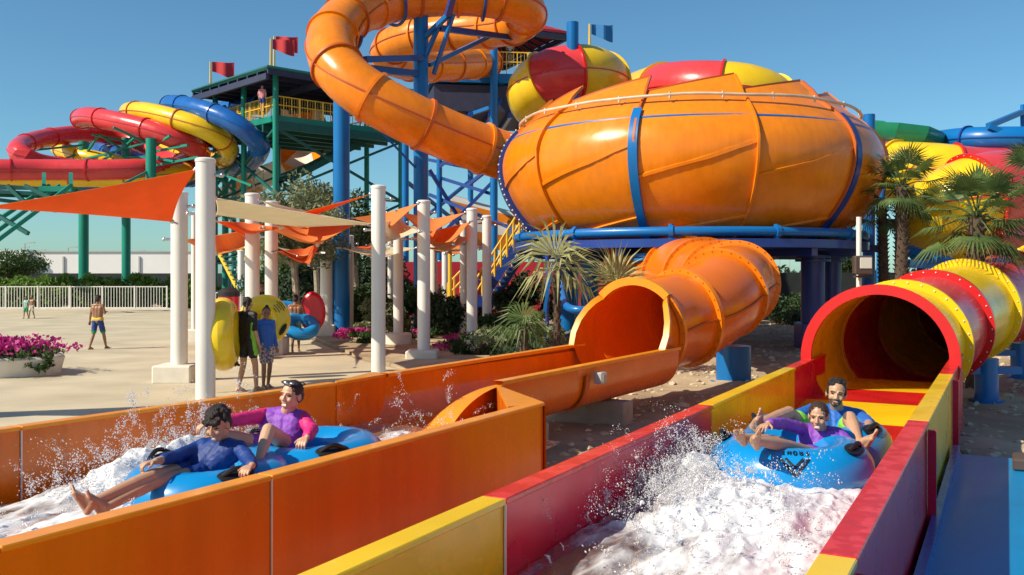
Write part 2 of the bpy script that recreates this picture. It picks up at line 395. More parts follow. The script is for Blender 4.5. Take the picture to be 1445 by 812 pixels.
def person(name, loc, label, J, skin, hd, sc=1., hsc=1., hair='hair_dark', hairstyle='short', top=None, topmat='cloth_navy', sleeve=(1,1), slmat=None,
           bottom=None, botmat='cloth_black', handl=None, handr=None, footl=None, footr=None, vox=.0045, mouth='smile', beard=False, fat=1., group=None, extra_clothes=()):
    """J: joints head H, neck N, SL SR EL ER WL WR HL HR KL KR AL AR. hd=(face direction, up)."""
    root = thing(name, loc, label, 'person', group)
    J = {k: Vector(v) for k, v in J.items()}; r_ = sc*fat; m = MB()
    f = Vector(hd[0]).normalized(); u = Vector(hd[1]).normalized()
    x, f, u, q = head_parts(m, J['H'], f, u, hsc)
    m.cap_(q(0,-.02,-.05), .052*hsc, J['N'], .055*r_, 14)
    mid = (J['SL']+J['SR'])/2; pel = (J['HL']+J['HR'])/2; T = MB()
    def torso(M, g=0.):
        a = 0.
        for s_, h_ in (('SL','HL'),('SR','HR')):
            c = J[s_].lerp(mid, .38); M.cap_(c+(pel-mid)*.18, .098*r_+g, J[h_].lerp(pel,.3)+(mid-pel)*.12, .088*r_+g, 16)
            M.cap_(J[s_], .052*r_+g, J['N'].lerp(mid,.5), .062*r_+g, 14)
            M.cap_(J[h_].lerp(pel,.2), .095*r_+g, J[h_]+(mid-pel)*.05, .09*r_+g, 14)
        M.cap_(mid+(pel-mid)*.2, .10*r_+g, pel, .10*r_+g, 16)
    torso(m)
    def arm(M, s, g=0., fr=1., wr=0.):
        S, E, W = J['S'+s], J['E'+s], J['W'+s]
        if fr <= 0: return
        k = min(1, fr*2); M.cap_(S, .050*r_+g, S.lerp(E, k), (.050-.012*k)*r_+g+wr, 12)
        if fr > .5: k = (fr-.5)*2; M.cap_(E, .039*r_+g, E.lerp(W, min(.35,k)), .040*r_+g, 12); M.cap_(E.lerp(W, min(.35,k)), .040*r_+g, E.lerp(W, k), (.040-.013*k)*r_+g+wr, 12)
    def leg(M, s, g=0., fr=1.):
        Hp, K, A = J['H'+s], J['K'+s], J['A'+s]
        k = min(1, fr*2); M.cap_(Hp, .084*r_+g, Hp.lerp(K, k), (.084-.030*k)*r_+g, 14)
        if fr > .5: k = (fr-.5)*2; c = K.lerp(A, .3); M.cap_(K, .053*r_+g, c, .053*r_+g, 12); M.cap_(c, .053*r_+g, K.lerp(A, k), .033*r_+g, 12)
    for s in 'LR': arm(m, s); leg(m, s)
    for s, hh in (('L',handl),('R',handr)):
        W = J['W'+s]; E = J['E'+s]
        d, pn, th, cu = hh if hh else ((W-E), pel-mid+Vector((0,0,.001)), f, .35)
        hand(m, W, Vector(d), Vector(pn), Vector(th), sc, cu)
    for s, ff in (('L',footl),('R',footr)):
        A = J['A'+s]; K = J['K'+s]; d, up, sd = ff if ff else (f*Vector((1,1,0)), K-A, 1)
        foot(m, A, Vector(d), Vector(up), sc, sd)
    body = remesh(m, 'body', vox, [skin,'lip','mouth','tooth','eye','brow','beard'], root, smooth_it=3)
    # paint the face onto the faces of the body mesh, by place on the head
    me = body.data; n = len(me.polygons); c = np.empty(n*3, np.float32); me.polygons.foreach_get('center', c); c = c.reshape(-1,3)
    rel = c+np.array(ORG[root.name])-np.array(J['H']); X = rel@np.array(x)/hsc; Yf = rel@np.array(f)/hsc; Z = rel@np.array(u)/hsc
    mi = np.zeros(n, np.int32); front = (Yf > .045)&(np.abs(X) < .09)&(np.abs(Z) < .13)
    if beard:
        bd = (Yf > .0)&(np.abs(X) < .078)&(Z < -.040)&(Z > -.125)&(np.sqrt(X**2+(Z+.062)**2) > .022); mi[bd] = 6
        mi[front&(np.abs(X) < .032)&(np.abs(Z+.043) < .006)] = 6
    for g in (-1,1):
        ex = (X-g*.031); mi[front&((ex/.0135)**2+((Z-.006-.05*0)/.0062)**2 < 1)] = 4
        mi[front&(np.abs(ex) < .019)&(np.abs(Z-.027+6*ex*ex) < (.0042 if beard else .0030))] = 5
    if mouth == 'smile':
        zc = -.064+14*X*X; w = .026; mi[front&(np.abs(X) < w)&(np.abs(Z-zc) < .0085)] = 1; mi[front&(np.abs(X) < w-.005)&(np.abs(Z-zc) < .005)] = 3
    elif mouth == 'open':
        e_ = (X/.025)**2+((Z+.066)/.020)**2; mi[front&(e_ < 1)] = 1; mi[front&(e_ < .62)] = 2; mi[front&(e_ < .62)&(Z > -.061)] = 3
    else: mi[front&(np.abs(X) < .022)&(np.abs(Z+.062) < .007)] = 1
    me.polygons.foreach_set('material_index', mi); me.update()
    # hair
    h = MB(); e = lambda cc, rr: h.sph(q(*cc), tuple(k*hsc for k in rr), 18, 12, (x,f,u))
    fw_ = .010 if hairstyle == 'tied' else 0.; e((0,-.026+fw_,.044-fw_*.4), (.082,.088,.082)); e((0,-.05,.0), (.076,.068,.075))
    if hairstyle == 'short':
        for _ in range(26):
            a = random.uniform(0,6.28); ph = random.uniform(.35,1.4); e((.07*math.cos(a)*math.cos(ph), -.02+.075*math.sin(a)*math.cos(ph), .05+.074*math.sin(ph)), (.022,.022,.018))
        for g in (-1,1): e((g*.07,.015,.02), (.012,.02,.03))
    if hairstyle == 'shaggy':
        for _ in range(60):
            a = random.uniform(0,6.28); ph = random.uniform(.0,1.4); e((.078*math.cos(a)*math.cos(ph), -.02+.088*math.sin(a)*math.cos(ph), .045+.085*math.sin(ph)), (.024,.024,.022))
        for k in range(7): e((-.055+.018*k,.078,.058-.006*(k%3)), (.014,.016,.022))
    if hairstyle in ('tied','braid','bun'): e((0,-.105,.02), (.03,.035,.035))
    if hairstyle == 'braid':
        for k in range(9): e((.045,-.09-.004*k,-.03-.028*k), (.021,.019,.021))
    if hairstyle == 'bun': e((0,-.02,.135), (.036,.036,.03))
    hr = remesh(h, 'hair', .006*max(1,vox/.0045), [hair], root, smooth_it=1, disp=.004*hsc, dscale=70)
    # clothes
    if top:
        t = MB(); torso(t, .011)
        for s, fr in zip('LR', sleeve):
            if not slmat: arm(t, s, .010, fr, .004)
        sh = remesh(t, 'shirt', .007, [topmat], root, smooth_it=3, disp=.006, dscale=16)
        if slmat:
            for s, fr in zip('LR', sleeve):
                t = MB(); t.cap_(J['S'+s].lerp(mid,.12), .062*r_, J['S'+s], .060*r_, 12); arm(t, s, .013, fr, .004); remesh(t, 'sleeve', .007, [slmat], root, smooth_it=3, disp=.006, dscale=16)
    if bottom:
        t = MB()
        for s in 'LR':
            t.cap_(J['H'+s].lerp(pel,.2), .106*r_, J['H'+s]+(mid-pel)*.04, .104*r_, 14)
            Hp, K = J['H'+s], J['K'+s]; t.cap_(Hp, .098*r_, Hp.lerp(K, bottom), .085*r_, 14)
        remesh(t, 'shorts', .007, [botmat], root, smooth_it=3, disp=.006, dscale=18)
    return root, x, f, u, q, J
# ---------------------------------------------------------------- ground
m = MB(); m.grid([[(-1500,-40,-.012),(1500,-40,-.012)],[(-1500,2500,-.012),(1500,2500,-.012)]])
tag(m.build('ground', 'sand', smooth=False), 'sandy ground reaching the horizon', None, None, 'structure')
m = MB()   # plaza, bounded on the right by the flower bed and slides
pl = [(-70,4),(-3.2,4),(-3.0,7),(-1.6,11),(-1.1,15),(-1.8,18.5),(-2.6,21),(-4.0,23.5),(-6.5,30),(-9,40),(-12,54),(-70,54)]
m.prism([Vector((x,y,-.05)) for x,y in pl], (0,0,.05)); tag(m.build('plaza', 'plaza', smooth=False), 'pale beige concrete plaza', None, None, 'structure')
# gravel bed with real relief
m = MB(); rows = []
for j in range(90):
    y = 7+j*j*.0045+j*.12; row = []
    for i in range(90):
        x = -1.5+i*.30+ (y-7)*.02; z = .02+.10*noise.fractal(Vector((x*.6,y*.6,1)),1.,2.,4)+.04*noise.noise(Vector((x*4,y*4,3)))
        e = min(1, max(0,(i)/4), max(0,(89-i)/4), max(0,j/4), max(0,(89-j)/4)); row.append((x, y, z*e-.01*(1-e)+.004))
    rows.append(row)
m.grid(rows); tag(m.build('gravel_ground', 'sand'), 'sandy rocky ground between the slides', None, None, 'structure')
m = MB(); bm = bmesh.new(); bmesh.ops.create_icosphere(bm, subdivisions=1, radius=1); bm.verts.index_update()
ico = [v.co.copy() for v in bm.verts]; icf = [[v.index for v in f.verts] for f in bm.faces]; bm.free()
for _ in range(9000):
    y = 7+33*random.random()**.8; x = random.uniform(-.5, 26) if random.random() < .8 else random.uniform(2,14)
    if x < .75*(y-12)*.2-1: continue
    s = random.uniform(.02,.075)*(1.6 if random.random() < .05 else 1); z = .02+.10*noise.fractal(Vector((x*.6,y*.6,1)),1.,2.,4)
    rx = [random.uniform(.7,1.3)*s for _ in range(3)]; a = random.uniform(0,6.28); ca, sa = math.cos(a), math.sin(a)
    vs = []
    for v in ico:
        k = 1+.25*random.uniform(-1,1); X, Y, Z = v.x*rx[0]*k, v.y*rx[1]*k, v.z*rx[2]*.65*k; vs.append((x+X*ca-Y*sa, y+X*sa+Y*ca, z+Z))
    m.add(vs, icf)
tag(m.build('stones', 'stone', smooth=False), 'loose pale stones scattered over the sandy ground between the slides', 'stones', None, 'stuff')
# planting bed behind the pillars
m = MB(); m.prism([Vector((x,y,-.03)) for x,y in [(-1.9,18.6),(-2.55,21.2),(-4.0,23.9),(-6.4,30.2),(-9,41),(6,41),(5,22),(.5,14.8),(-.9,15.2)]], (0,0,.09))
tag(m.build('planting_bed', 'sand', smooth=False), 'brown soil of the planting bed behind the pillars', None, None, 'structure')

# ---------------------------------------------------------------- front right slide: red and yellow
ZT = 1.07
rs = thing('tube_slide', L(8,-1.44,0), 'red and yellow slide whose round dark mouth opens behind the laughing man', 'water slide')
WI, WO, RI, RO = -2.22, -2.34, -.66, -.53
def wallsec(w0, w1, s0, s1, matw, matc, part='trough_wall'):
    lo = min(w0,w1); hi = max(w0,w1); n = max(2, int((s1-s0)/.5)+1)
    m = MB(); m.prism([L(s0+.003,lo+.006,.0), L(s0+.003,hi-.006,.0), L(s0+.003,hi-.006,ZT-.035), L(s0+.003,lo+.006,ZT-.035)], D2*(s1-s0-.006))
    w = m.build(part, matw, rs, smooth=False)
    m = MB(); c = (L(s0,lo,ZT-.02)+L(s1,hi,ZT-.02))/2; m.box(c, (s1-s0-.004, hi-lo+.02, .034), (D2, N2, Vector((0,0,1))), bev=.006); m.build('wall_cap', matc, w)
    return w
sm_, smr = s_at(1165, WI), s_at(1345, RI)
lb = [0.3, s_at(712,WI), s_at(1005,WI), s_at(1122,WI), sm_]
for i, (a, b) in enumerate(zip(lb[:-1], lb[1:])): wallsec(WI, WO, a, b, 'yellow_wall' if i%2 == 0 else 'red_wall', 'yellow' if i%2 == 0 else 'red_cap')
ry = [0.3, F*(EYE-ZT)/(780-HY)/D2.y, F*(EYE-ZT)/(592-HY)/D2.y, F*(EYE-ZT)/(527-HY)/D2.y, smr]
ry = [ry[0]]+[ (F*(EYE-ZT)/(y-HY)-(N2.y*RI))/D2.y for y in (780,592,527)]+[smr]
for i, (a, b) in enumerate(zip(ry[:-1], ry[1:])): wallsec(RI, RO, a, b, 'yellow_wall' if i%2 == 0 else 'red_wall', 'yellow' if i%2 == 0 else 'red_cap')
smx = max(sm_, smr)
# outer ribs on the right wall
for s in ry[1:4]:
    m = MB(); m.box(L(s, RO+.03, .5), (.05,.06,1.0), (D2,N2,Vector((0,0,1)))); m.build('outer_rib', 'red_wall', rs, smooth=False)
# sloping floor stripes: ramp from the mouth to the water
fl = [(smx+.3,.21,'yellow'),(smx-.9,.30,'red'),(smx-1.9,.40,'yellow'),(smx-3.2,.46,'red'),(5.2,.46,'yellow'),(3.5,.46,'red'),(.3,.46,None)]
fl = [(smx+.3,.62,'yellow'),(smx-1.1,.62,'red'),(smx-2.3,.61,'yellow'),(smx-3.4,.52,'red'),(5.2,.46,'yellow'),(3.5,.46,'red'),(.3,.46,None)]
for (s1,z1,c),(s0,z0,_) in zip(fl[:-1], fl[1:]):
    m = MB(); m.prism([L(s1,WI-.02,z1), L(s1,RI+.02,z1), L(s1,RI+.02,z1-.05), L(s1,WI-.02,z1-.05)], Vector((0,0,0))+L(s0,0,z0)-L(s1,0,z1)); m.build('trough_floor', c, rs, smooth=False)
# the tube with its flanges going back and to the right
mc = L(12.6,-1.44,1.10); rT = .85
tp = [mc, mc+D2*1.5, mc+D2*3.0+N2*.25+Vector((0,0,.05)), mc+D2*4.6+N2*.9+Vector((0,0,.12)), mc+D2*6.2+N2*2.1+Vector((0,0,.2)), mc+D2*7.6+N2*4.0+Vector((0,0,.3)), mc+D2*8.6+N2*7.+Vector((0,0,.4))]
tp = smoothpath(spline([mc, mc+D2*1.0, P(1287,478,14.2), P(1336,450,16.2), P(1405,421,18.4), P(1480,402,20.4), P(1560,392,23)], .16), 4)
tube_slide(rs, tp, rT, ['yellow','red_wash','yellow','red_wash','yellow','red_wash'], 7, ['red','yellow','red','yellow','red','yellow','red'], n=48, fin=False, mouth=False, fw=.11, bolts='seal', seam='yellow')
m = MB(); ring = []
t, sd, up = frame(tp, 0)
for rr, tt in ((rT-.03,-.05),(rT+.10,-.05),(rT+.10,.02),(rT-.03,.02),(rT-.03,-.05)):
    ring.append([tp[0]-t*.05+t*tt+sd*math.cos(2*math.pi*k/60)*rr+up*math.sin(2*math.pi*k/60)*rr for k in range(61)])
m.grid(ring); m.build('mouth_rim', 'red', rs)
m = MB(); t_, s_, u2 = frame(tp, len(tp)-1); m.prism([tp[-1]+s_*math.cos(a)*rT+u2*math.sin(a)*rT for a in np.linspace(0,2*math.pi,33)[:-1]], t_*.05); m.build('light_stop_disc', 'red', rs)  # added disc at the unseen far end, keeps daylight out of the tube
m = MB(); yl = []      # liner inside, yellow near the mouth and dark red further in
for i in range(0, 12):
    yl.append([tp[i]+sd*math.cos(2*math.pi*k/48)*(rT-.02)+up*math.sin(2*math.pi*k/48)*(rT-.02) for k in range(49)])
m.grid(yl); m.build('mouth_liner', 'yellow', rs)
for g in (-1,1):       # filler walls where trough meets mouth
    w = WI-.06 if g < 0 else RI+.065
    m = MB(); m.box(L(12.55, w+g*-.0, .5), (.16, .14, 1.05), (D2,N2,Vector((0,0,1))), bev=.01); m.build('trough_post', 'red', rs)
for px, Y in ((1392,15.6),(1440,19.),(1290,18.)):
    p = P(px, 470, Y); m = MB(); m.cyl((p.x,p.y,-.02),(p.x,p.y,.75),.19,n=20); m.cyl((p.x,p.y,-.02),(p.x,p.y,.05),.28,n=20); m.box((p.x,p.y,.55),(1.1,.22,.12)); m.build('support_leg', 'blue', rs)

# water in the right trough -------------------------------------------------
def hump(s, w, s0, w0, rs_, rw, h): return h*math.exp(-((s-s0)/rs_)**2-((w-w0)/rw)**2)
def water(name, label, wA, wB, sA, sB, base, humps, mt, amp, foam_f, ns=330, nw=150):
    m = MB(); rows = []; fo = []
    for i in range(ns+1):
        s = sA+(sB-sA)*i/ns; row = []
        for j in range(nw+1):
            w = wA+(wB-wA)*j/nw; hh = sum(hump(s,w,*h) for h in humps); p = L(s,w,0)
            a = amp*(.55+hh*3.4)
            qx = noise.noise(Vector((s*1.3,w*2,9.)))*.5; e = noise.fractal(Vector((s*1.7+qx,w*3.4,.3)),.9,2.1,4); f = 1-abs(noise.noise(Vector((s*4.+qx*3,w*7.5,7.))))*2; g_ = noise.fractal(Vector((s*11,w*19,2.)),.8,2.,3)
            z = base(s)+hh+a*(e*.8+(f-.5)*.30+g_*.16)
            off = a*.35*Vector((noise.noise(p*9), noise.noise(p*9+Vector((5,5,5))), 0)) if 0 < j < nw else Vector((0,0,0))
            row.append((p.x+off.x, p.y+off.y, z)); fo.append(foam_f(s,w,hh)+.12*e)
        rows.append(row)
    m.grid(rows); ob = m.build(name, mt, None, org=L((sA+sB)/2,(wA+wB)/2,.6)); 
    at = ob.data.attributes.new('foam','FLOAT','POINT'); at.data.foreach_set('value', fo)
    return tag(ob, label, None, None, 'structure')
HR_ = [(5.9,-1.62,.9,.55,.16),(5.0,-1.2,.7,.5,.10),(6.6,-2.05,.5,.25,.16),(4.6,-1.9,.5,.4,.05),(6.2,-.95,.8,.3,.08)]
water('foaming_water', 'white foaming water in the red and yellow trough', WI+.005, RI-.005, .4, 8.9, lambda s: .63-.0*s, HR_, 'foam_red', .070, lambda s,w,h: .02+min(.30,h*2.0)+.10*max(0,min(1,(w+1.75)/.4))-.10*max(0,min(1,(-1.7-w)/.3))-(.35 if s > 8.0 else 0)+(.0 if s < 5 else .06), 380, 150)

def droplets(name, label, emit, n, szr, dirf, mt='drop'):
    m = MB(); vs = []; fs = []
    octf = [(0,2,4),(2,1,4),(1,3,4),(3,0,4),(2,0,5),(1,2,5),(3,1,5),(0,3,5)]
    for _ in range(n):
        p, h = emit(); s = random.uniform(*szr)*random.choice((.5,.6,.8,1,1,1.5)); st = random.uniform(1,2.2)
        d = Vector(dirf()).normalized(); a = d.orthogonal().normalized(); b = d.cross(a); o = len(vs)
        vs += [p+a*s, p-a*s, p+b*s, p-b*s, p+d*s*st, p-d*s*st]; fs += [tuple(o+k for k in f) for f in octf]
    m.add(vs, fs); return tag(m.build(name, mt, None, org=vs[0], ang=180), label, 'spray', None, 'stuff')
u_ = Vector((0,0,1))
def strands(n, base, vel, up, jit=.012):
    S = []
    for _ in range(n):
        b = base(); v = Vector((random.gauss(0,vel), random.gauss(0,vel), abs(random.gauss(up,up*.5)))); S.append((b, v, random.uniform(.5,1)))
    def emit():
        b, v, T = random.choice(S); t = random.random()*T; g_ = v.z*1.0; p = b+v*t-u_*g_*t*t*.75; j = jit*(.6+1.8*t)
        p = p+Vector((random.gauss(0,j),random.gauss(0,j),random.gauss(0,j))); w = p.dot(N2)
        return p, 0
    return emit
def emitR():
    c = random.choice(HR_[:3]+[HR_[2]]); s = random.gauss(c[0], c[2]*.8); w = min(RI-.04, max(WI+.04, random.gauss(c[1], c[3]*.6))); s = max(.5,s); s = min(s, 6.15) if w > -1.85 else s
    hh = .66+sum(hump(s,w,*h) for h in HR_); z = hh+min(.5, random.expovariate(1/.045)); return L(s,w,z), 0
droplets('water_spray', 'white droplets thrown up in the red and yellow trough', strands(170, lambda: emitR()[0], .16, .22), 9000, (.0015,.0045), lambda: (random.gauss(0,1),random.gauss(0,1),1.))

def splash(name, label, cl, mt='foam_white'):
    """torn sheets and strings of water: chains of blobs along ballistic arcs, fused"""
    m = MB()
    for (c, dr, spread, num, ln_, r0) in cl:
        for _ in range(num):
            p = Vector(c)+Vector((random.gauss(0,spread),random.gauss(0,spread),random.gauss(0,spread*.3))); v = (Vector(dr)+Vector((random.gauss(0,.35),random.gauss(0,.35),random.gauss(0,.25)))).normalized()*ln_*random.uniform(.4,1.2)
            k = random.randint(6,11); r = r0*random.uniform(.5,1.2)
            for i in range(k):
                t = i/k; q = p+v*t+Vector((0,0,-.55*ln_*t*t)); q += Vector((noise.noise(q*14),noise.noise(q*14+Vector((3,0,0))),noise.noise(q*14+Vector((0,7,0)))))*.03
                m.sph(q, max(.004, r*(1-t*.75)*random.uniform(.6,1.2)), 7, 5)
    ob = remesh(m, name, .0058, [mt], None, m.v[0], smooth_it=1, disp=.005, dscale=45)
    return tag(ob, label, 'splash', None, 'stuff')
mat('foam_white', (.92,.93,.95), rough=.4, spec=.4, sub=.0, bump=.3, bscale=50, trl=.25)
u_ = Vector((0,0,1))
splash('wave_splash', 'curling white splash against the left wall ahead of the blue double tube', [
    (L(6.55,-2.05,.72), u_*1.0-D2*.25-N2*.1, .08, 46, .24, .010), (L(6.2,-1.80,.78), u_*.6-D2*.8, .14, 60, .20, .012),
    (L(5.7,-1.5,.80), u_*.45-D2*.9+N2*.2, .22, 60, .16, .012), (L(5.2,-1.3,.72), u_*.5-D2*.7, .28, 50, .14, .011), (L(4.8,-1.8,.68), u_*.6-D2*.5, .25, 36, .12, .010)])

# ---------------------------------------------------------------- blue lane at the right edge
m = MB(); ln_ = thing('blue_water_slide', L(9,.4,.2), 'wide flat blue slide lane at the lower right edge outside the red and yellow trough', 'water slide')
m.prism([L(0,-.44,.27), L(0,1.9,.27), L(0,1.9,.20), L(0,-.44,.20)], D2*10.9); m.build('lane_floor', 'blue_lane', ln_, smooth=False)
m = MB(); m.prism([L(0,-.50,.36), L(0,-.44,.36), L(0,-.44,.19), L(0,-.50,.19)], D2*10.9); m.build('lane_kerb', 'blue_tube', ln_, smooth=False)
m = MB(); m.box(L(10.93,.75,.42), (.07,2.3,.55), (D2,N2,u_), bev=.01); 
m = MB(); m.box(L(10.3,1.15,.38), (.7,.5,.5), (D2,N2,u_), bev=.01); m.build('lane_wall', 'blue', ln_)
b = thing('metal_hatch', L(10.5,.1,.3), 'dark grey box cover at the far end of the blue lane', 'box')
m = MB(); m.box(L(10.4,.30,.33), (.4,.5,.12), (D2,N2,u_), bev=.02); m.build('cover', 'lamp_box', b)
m = MB(); m.box(L(10.4,.30,.392), (.32,.42,.012), (D2,N2,u_), bev=.004); m.build('lid', 'lamp_box', b)

# ---------------------------------------------------------------- orange slide: open run, trough and covered tube up to the bowl
osl = thing('orange_slide', L(9,-4.0,0), 'glossy orange slide with flared open runout, its tube curling up beneath the big bowl', 'water slide')
ZO = 1.05
def seg_wall(a, b, th, zt, zb, mw, mc, part='run_wall', side=1):
    a = Vector((a.x,a.y,0)); b = Vector((b.x,b.y,0)); d = (b-a).normalized(); n = Vector((d.y,-d.x,0))*side
    m = MB(); m.prism([a+n*.006+u_*zb, a+n*(th-.006)+u_*zb, a+n*(th-.006)+u_*(zt-.03), a+n*.006+u_*(zt-.03)], b-a-d*.008); w = m.build(part, mw, osl, smooth=False)
    m = MB(); l = (b-a).length; m.box((a+b)/2+n*th/2+u_*(zt-.016), (l-.004, th+.014, .030), (d, n, u_), bev=.006); m.build('wall_cap', mc, w); return w
nearpts = [L(-.5,-3.83), G(0,771,ZO), G(383,671,ZO), G(768,568,ZO)]
for a, b in zip(nearpts[:-1], nearpts[1:]): seg_wall(a, b, .11, ZO, 0, 'orange_run', 'orange_lip', side=-1)
farpts = [G(-420,664,ZO), G(30,602,ZO), G(475,540,ZO)]
for a, b in zip(farpts[:-1], farpts[1:]): seg_wall(a, b, .11, ZO, 0, 'orange_run', 'orange_lip', side=-1)
m = MB(); nn = [L(-.5,-3.9), L(4,-3.85), G(768,568,ZO)]
m.prism([Vector((p.x,p.y,.30)) for p in [farpts[0], farpts[2], G(545,528,ZO), G(700,543,ZO), L(7.6,-3.78), L(.5,-3.9), L(-.5,-5.)]], (0,0,.05)); m.build('run_floor', 'orange_run', osl, smooth=False)
# trough: rims as measured; ends at the flare in a quarter round
A0 = P(700,543,10.5); B0 = P(940,498.5,14.3); A1 = P(545,528,11.27); B1 = P(809,485,15.05)
dn = (B0-A0).normalized(); dfar = (B1-A1).normalized()
td = ((dn+dfar)/2); td.z = 0; td.normalize(); tn = Vector((td.y,-td.x,0))
S0, S1 = -.9, (B0-A0).length        # s along trough from A0
def rims(s):
    t = max(0,(s)/S1); ln1 = (B1-A1).length
    return A0+dn*s, A1+dfar*(s*ln1/S1)
NA = 26
def trough_pt(s, k, top0, top1, off=0.):
    """k in 0..1 from the near rim down across the floor to the far rim"""
    p, q = rims(s); c = (p+q)/2; h = (q-p)/2; hw = h.length+off; hd = h.normalized()
    a = math.pi*k; e = .62; dep = (.60+off)
    x = -math.copysign(abs(math.cos(a))**e, math.cos(a))*hw; z = ZO-abs(math.sin(a))**e*dep
    if z > ZO: z = ZO
    v = c+hd*x; return Vector((v.x, v.y, z-ZO+c.z))
def cutoff(s, R_=1.45):                 # height of the wall top near the flare: quarter round
    if s > 0: return 0
    t = min(1, -s/R_); return .66*(1-math.sqrt(max(0,1-t*t)))
ss = [-1.44+.12*i for i in range(13)]+[.1+i*(S1+.35-.1)/25 for i in range(26)]
for off, nm in ((0.,'trough_shell'),):
    m = MB(); rows = []
    for s in ss:
        row = []
        for j in range(NA+1): p = trough_pt(s, j/NA, 0, 0); p.z = min(p.z, A0.z-cutoff(s)); row.append(p)
        rows.append(row)
    m.grid(rows); m.build(nm, 'orange_run', osl, ang=60)
m = MB(); rows = []
for s in [0.]+[x for x in ss if x > .05]:
    rows.append([trough_pt(s, j/NA, 0, 0, .055) for j in range(NA+1)])
m.grid(rows); m.build('trough_shell', 'orange_deep', osl, ang=60)
for g in (0,1):                        # rims
    pr = [trough_pt(s, g, 0, 0, .03)+u_*.012 for s in ss if s >= -.001 or s > -.05]
    m = MB(); rows = []
    for i, p in enumerate(pr):
        o = tn*.065; rows.append([p-o-u_*.03, p-o+u_*.014, p+o+u_*.014, p+o-u_*.03])
    m.grid(rows); m.build('trough_rim', 'orange_lip', osl, ang=30)
    # quarter-round flared lip at the end of the trough, turned outward
    sg = 1 if g == 0 else -1; rows = []
    for i in range(15):
        s = -1.44*math.sin(math.pi/2*i/14); z = ZO-.66*(1-math.cos(math.pi/2*i/14))
        p = trough_pt(s, g, 0, 0); p.z = z-ZO+A0.z; w = .10+.16*math.sin(math.pi/2*i/14)
        rows.append([p, p+tn*sg*w+td*(.10*1.0)*math.sin(math.pi/2*i/14)])
    m = MB(); m.grid(rows); m.build('flared_lip', 'orange_lip', osl)
C1 = G(757,575,ZO); Cn = G(717,574,ZO); Co = G(768,568,ZO)
# bulkhead plates closing the flare: near side and far side
m = MB(); m.prism([A0+u_*.0, Co, Cn], (0,0,-.03)); m.build('flare_deck', 'orange_lip', osl, smooth=False)
m = MB(); m.prism([A0-u_*.03, Cn-u_*.03, Vector((Cn.x,Cn.y,.3)), Vector((A0.x,A0.y,.3))], tn*.02); m.build('flare_bulkhead', 'orange_deep', osl, smooth=False)
m = MB(); m.prism([A0-u_*.03, Co-u_*.03, Vector((Co.x,Co.y,.0)), Vector((A0.x,A0.y,.3))], tn*.02); m.build('flare_bulkhead', 'orange_run', osl, smooth=False)
E1 = G(475,540,ZO); E2 = G(520,531,ZO); E3 = G(450,547,ZO)
m = MB(); m.prism([E1, A1, A1-tn*.30+td*.1, E1-tn*.12+td*.1], (0,0,-.03)); m.build('flare_deck', 'orange_lip', osl, smooth=False)
m = MB(); m.prism([E1-u_*.03, A1-u_*.03, Vector((A1.x,A1.y,.3)), Vector((E1.x,E1.y,.3))], -tn*.02); m.build('flare_bulkhead', 'orange_run', osl, smooth=False)
# ears + mouth: a circular shell opening upward until the tube closes
mid = (B0+B1)/2; rO = .80
def circ(c, sd, up, r, a): return c+sd*math.cos(a)*r+up*math.sin(a)*r
op = spline([mid+td*-.1+u_*.20, mid+td*.55+u_*.22, P(935,455,15.9), P(970,447,16.3), P(1002,430,16.9), P(1026,408,17.7), P(1038,401,18.8), P(1031,402,20.6), P(1002,398,22.3), P(958,392,24.4), P(915,386,27)], .12)
op = smoothpath(op, 4)
n0 = min(range(len(op)), key=lambda i: (op[i]-(mid+td*.65+u_*.2)).length)
side = rO-.02
m = MB(); rows = []
K = 48
for i in range(0, n0+1):
    t, sd, up = frame(op, i); q = i/n0; half = R(-14+58*math.sin(math.pi/2*min(1,q*1.05))); row = []
    for k in range(K+1):
        a = -math.pi-half+(math.pi+2*half)*k/K; row.append(circ(op[i], sd, up, side, a))
    rows.append(row)
m.grid(rows); m.build('mouth_ear_shell', 'orange_run', osl)
edge = [[rows[i][k] for i in range(n0+1)] for k in (0,K)]
t, sd, up = frame(op, n0)
arch = [circ(op[n0], sd, up, side, a) for a in np.linspace(R(44), math.pi-R(44), 30)]
def lipstrip(pts, cen, w=.05, dep=.07, mt='orange_lip', nm='mouth_lip'):
    rows = []
    for i, p in enumerate(pts):
        o = (p-cen(i)).normalized(); rows.append([p-o*.01-td*dep*.6, p+o*w-td*dep*.6, p+o*w+td*dep*.4, p-o*.01+td*dep*.4])
    m = MB(); m.grid(rows+([])); return m.build(nm, mt, osl, ang=40)
lipstrip(arch, lambda i: op[n0], .12, .16)
for e in edge: lipstrip(e, lambda i: op[min(i,n0)], .09, .05)
opn = op[n0:]; rfun = lambda i: rO+.42*max(0, min(1, (opn[i].y-18.4)/9))
tube_slide(osl, opn, rfun, ['orange_deep'], 9, ['orange'], n=44, fw=.085, bolts='orange_seam', seam='orange_seam')
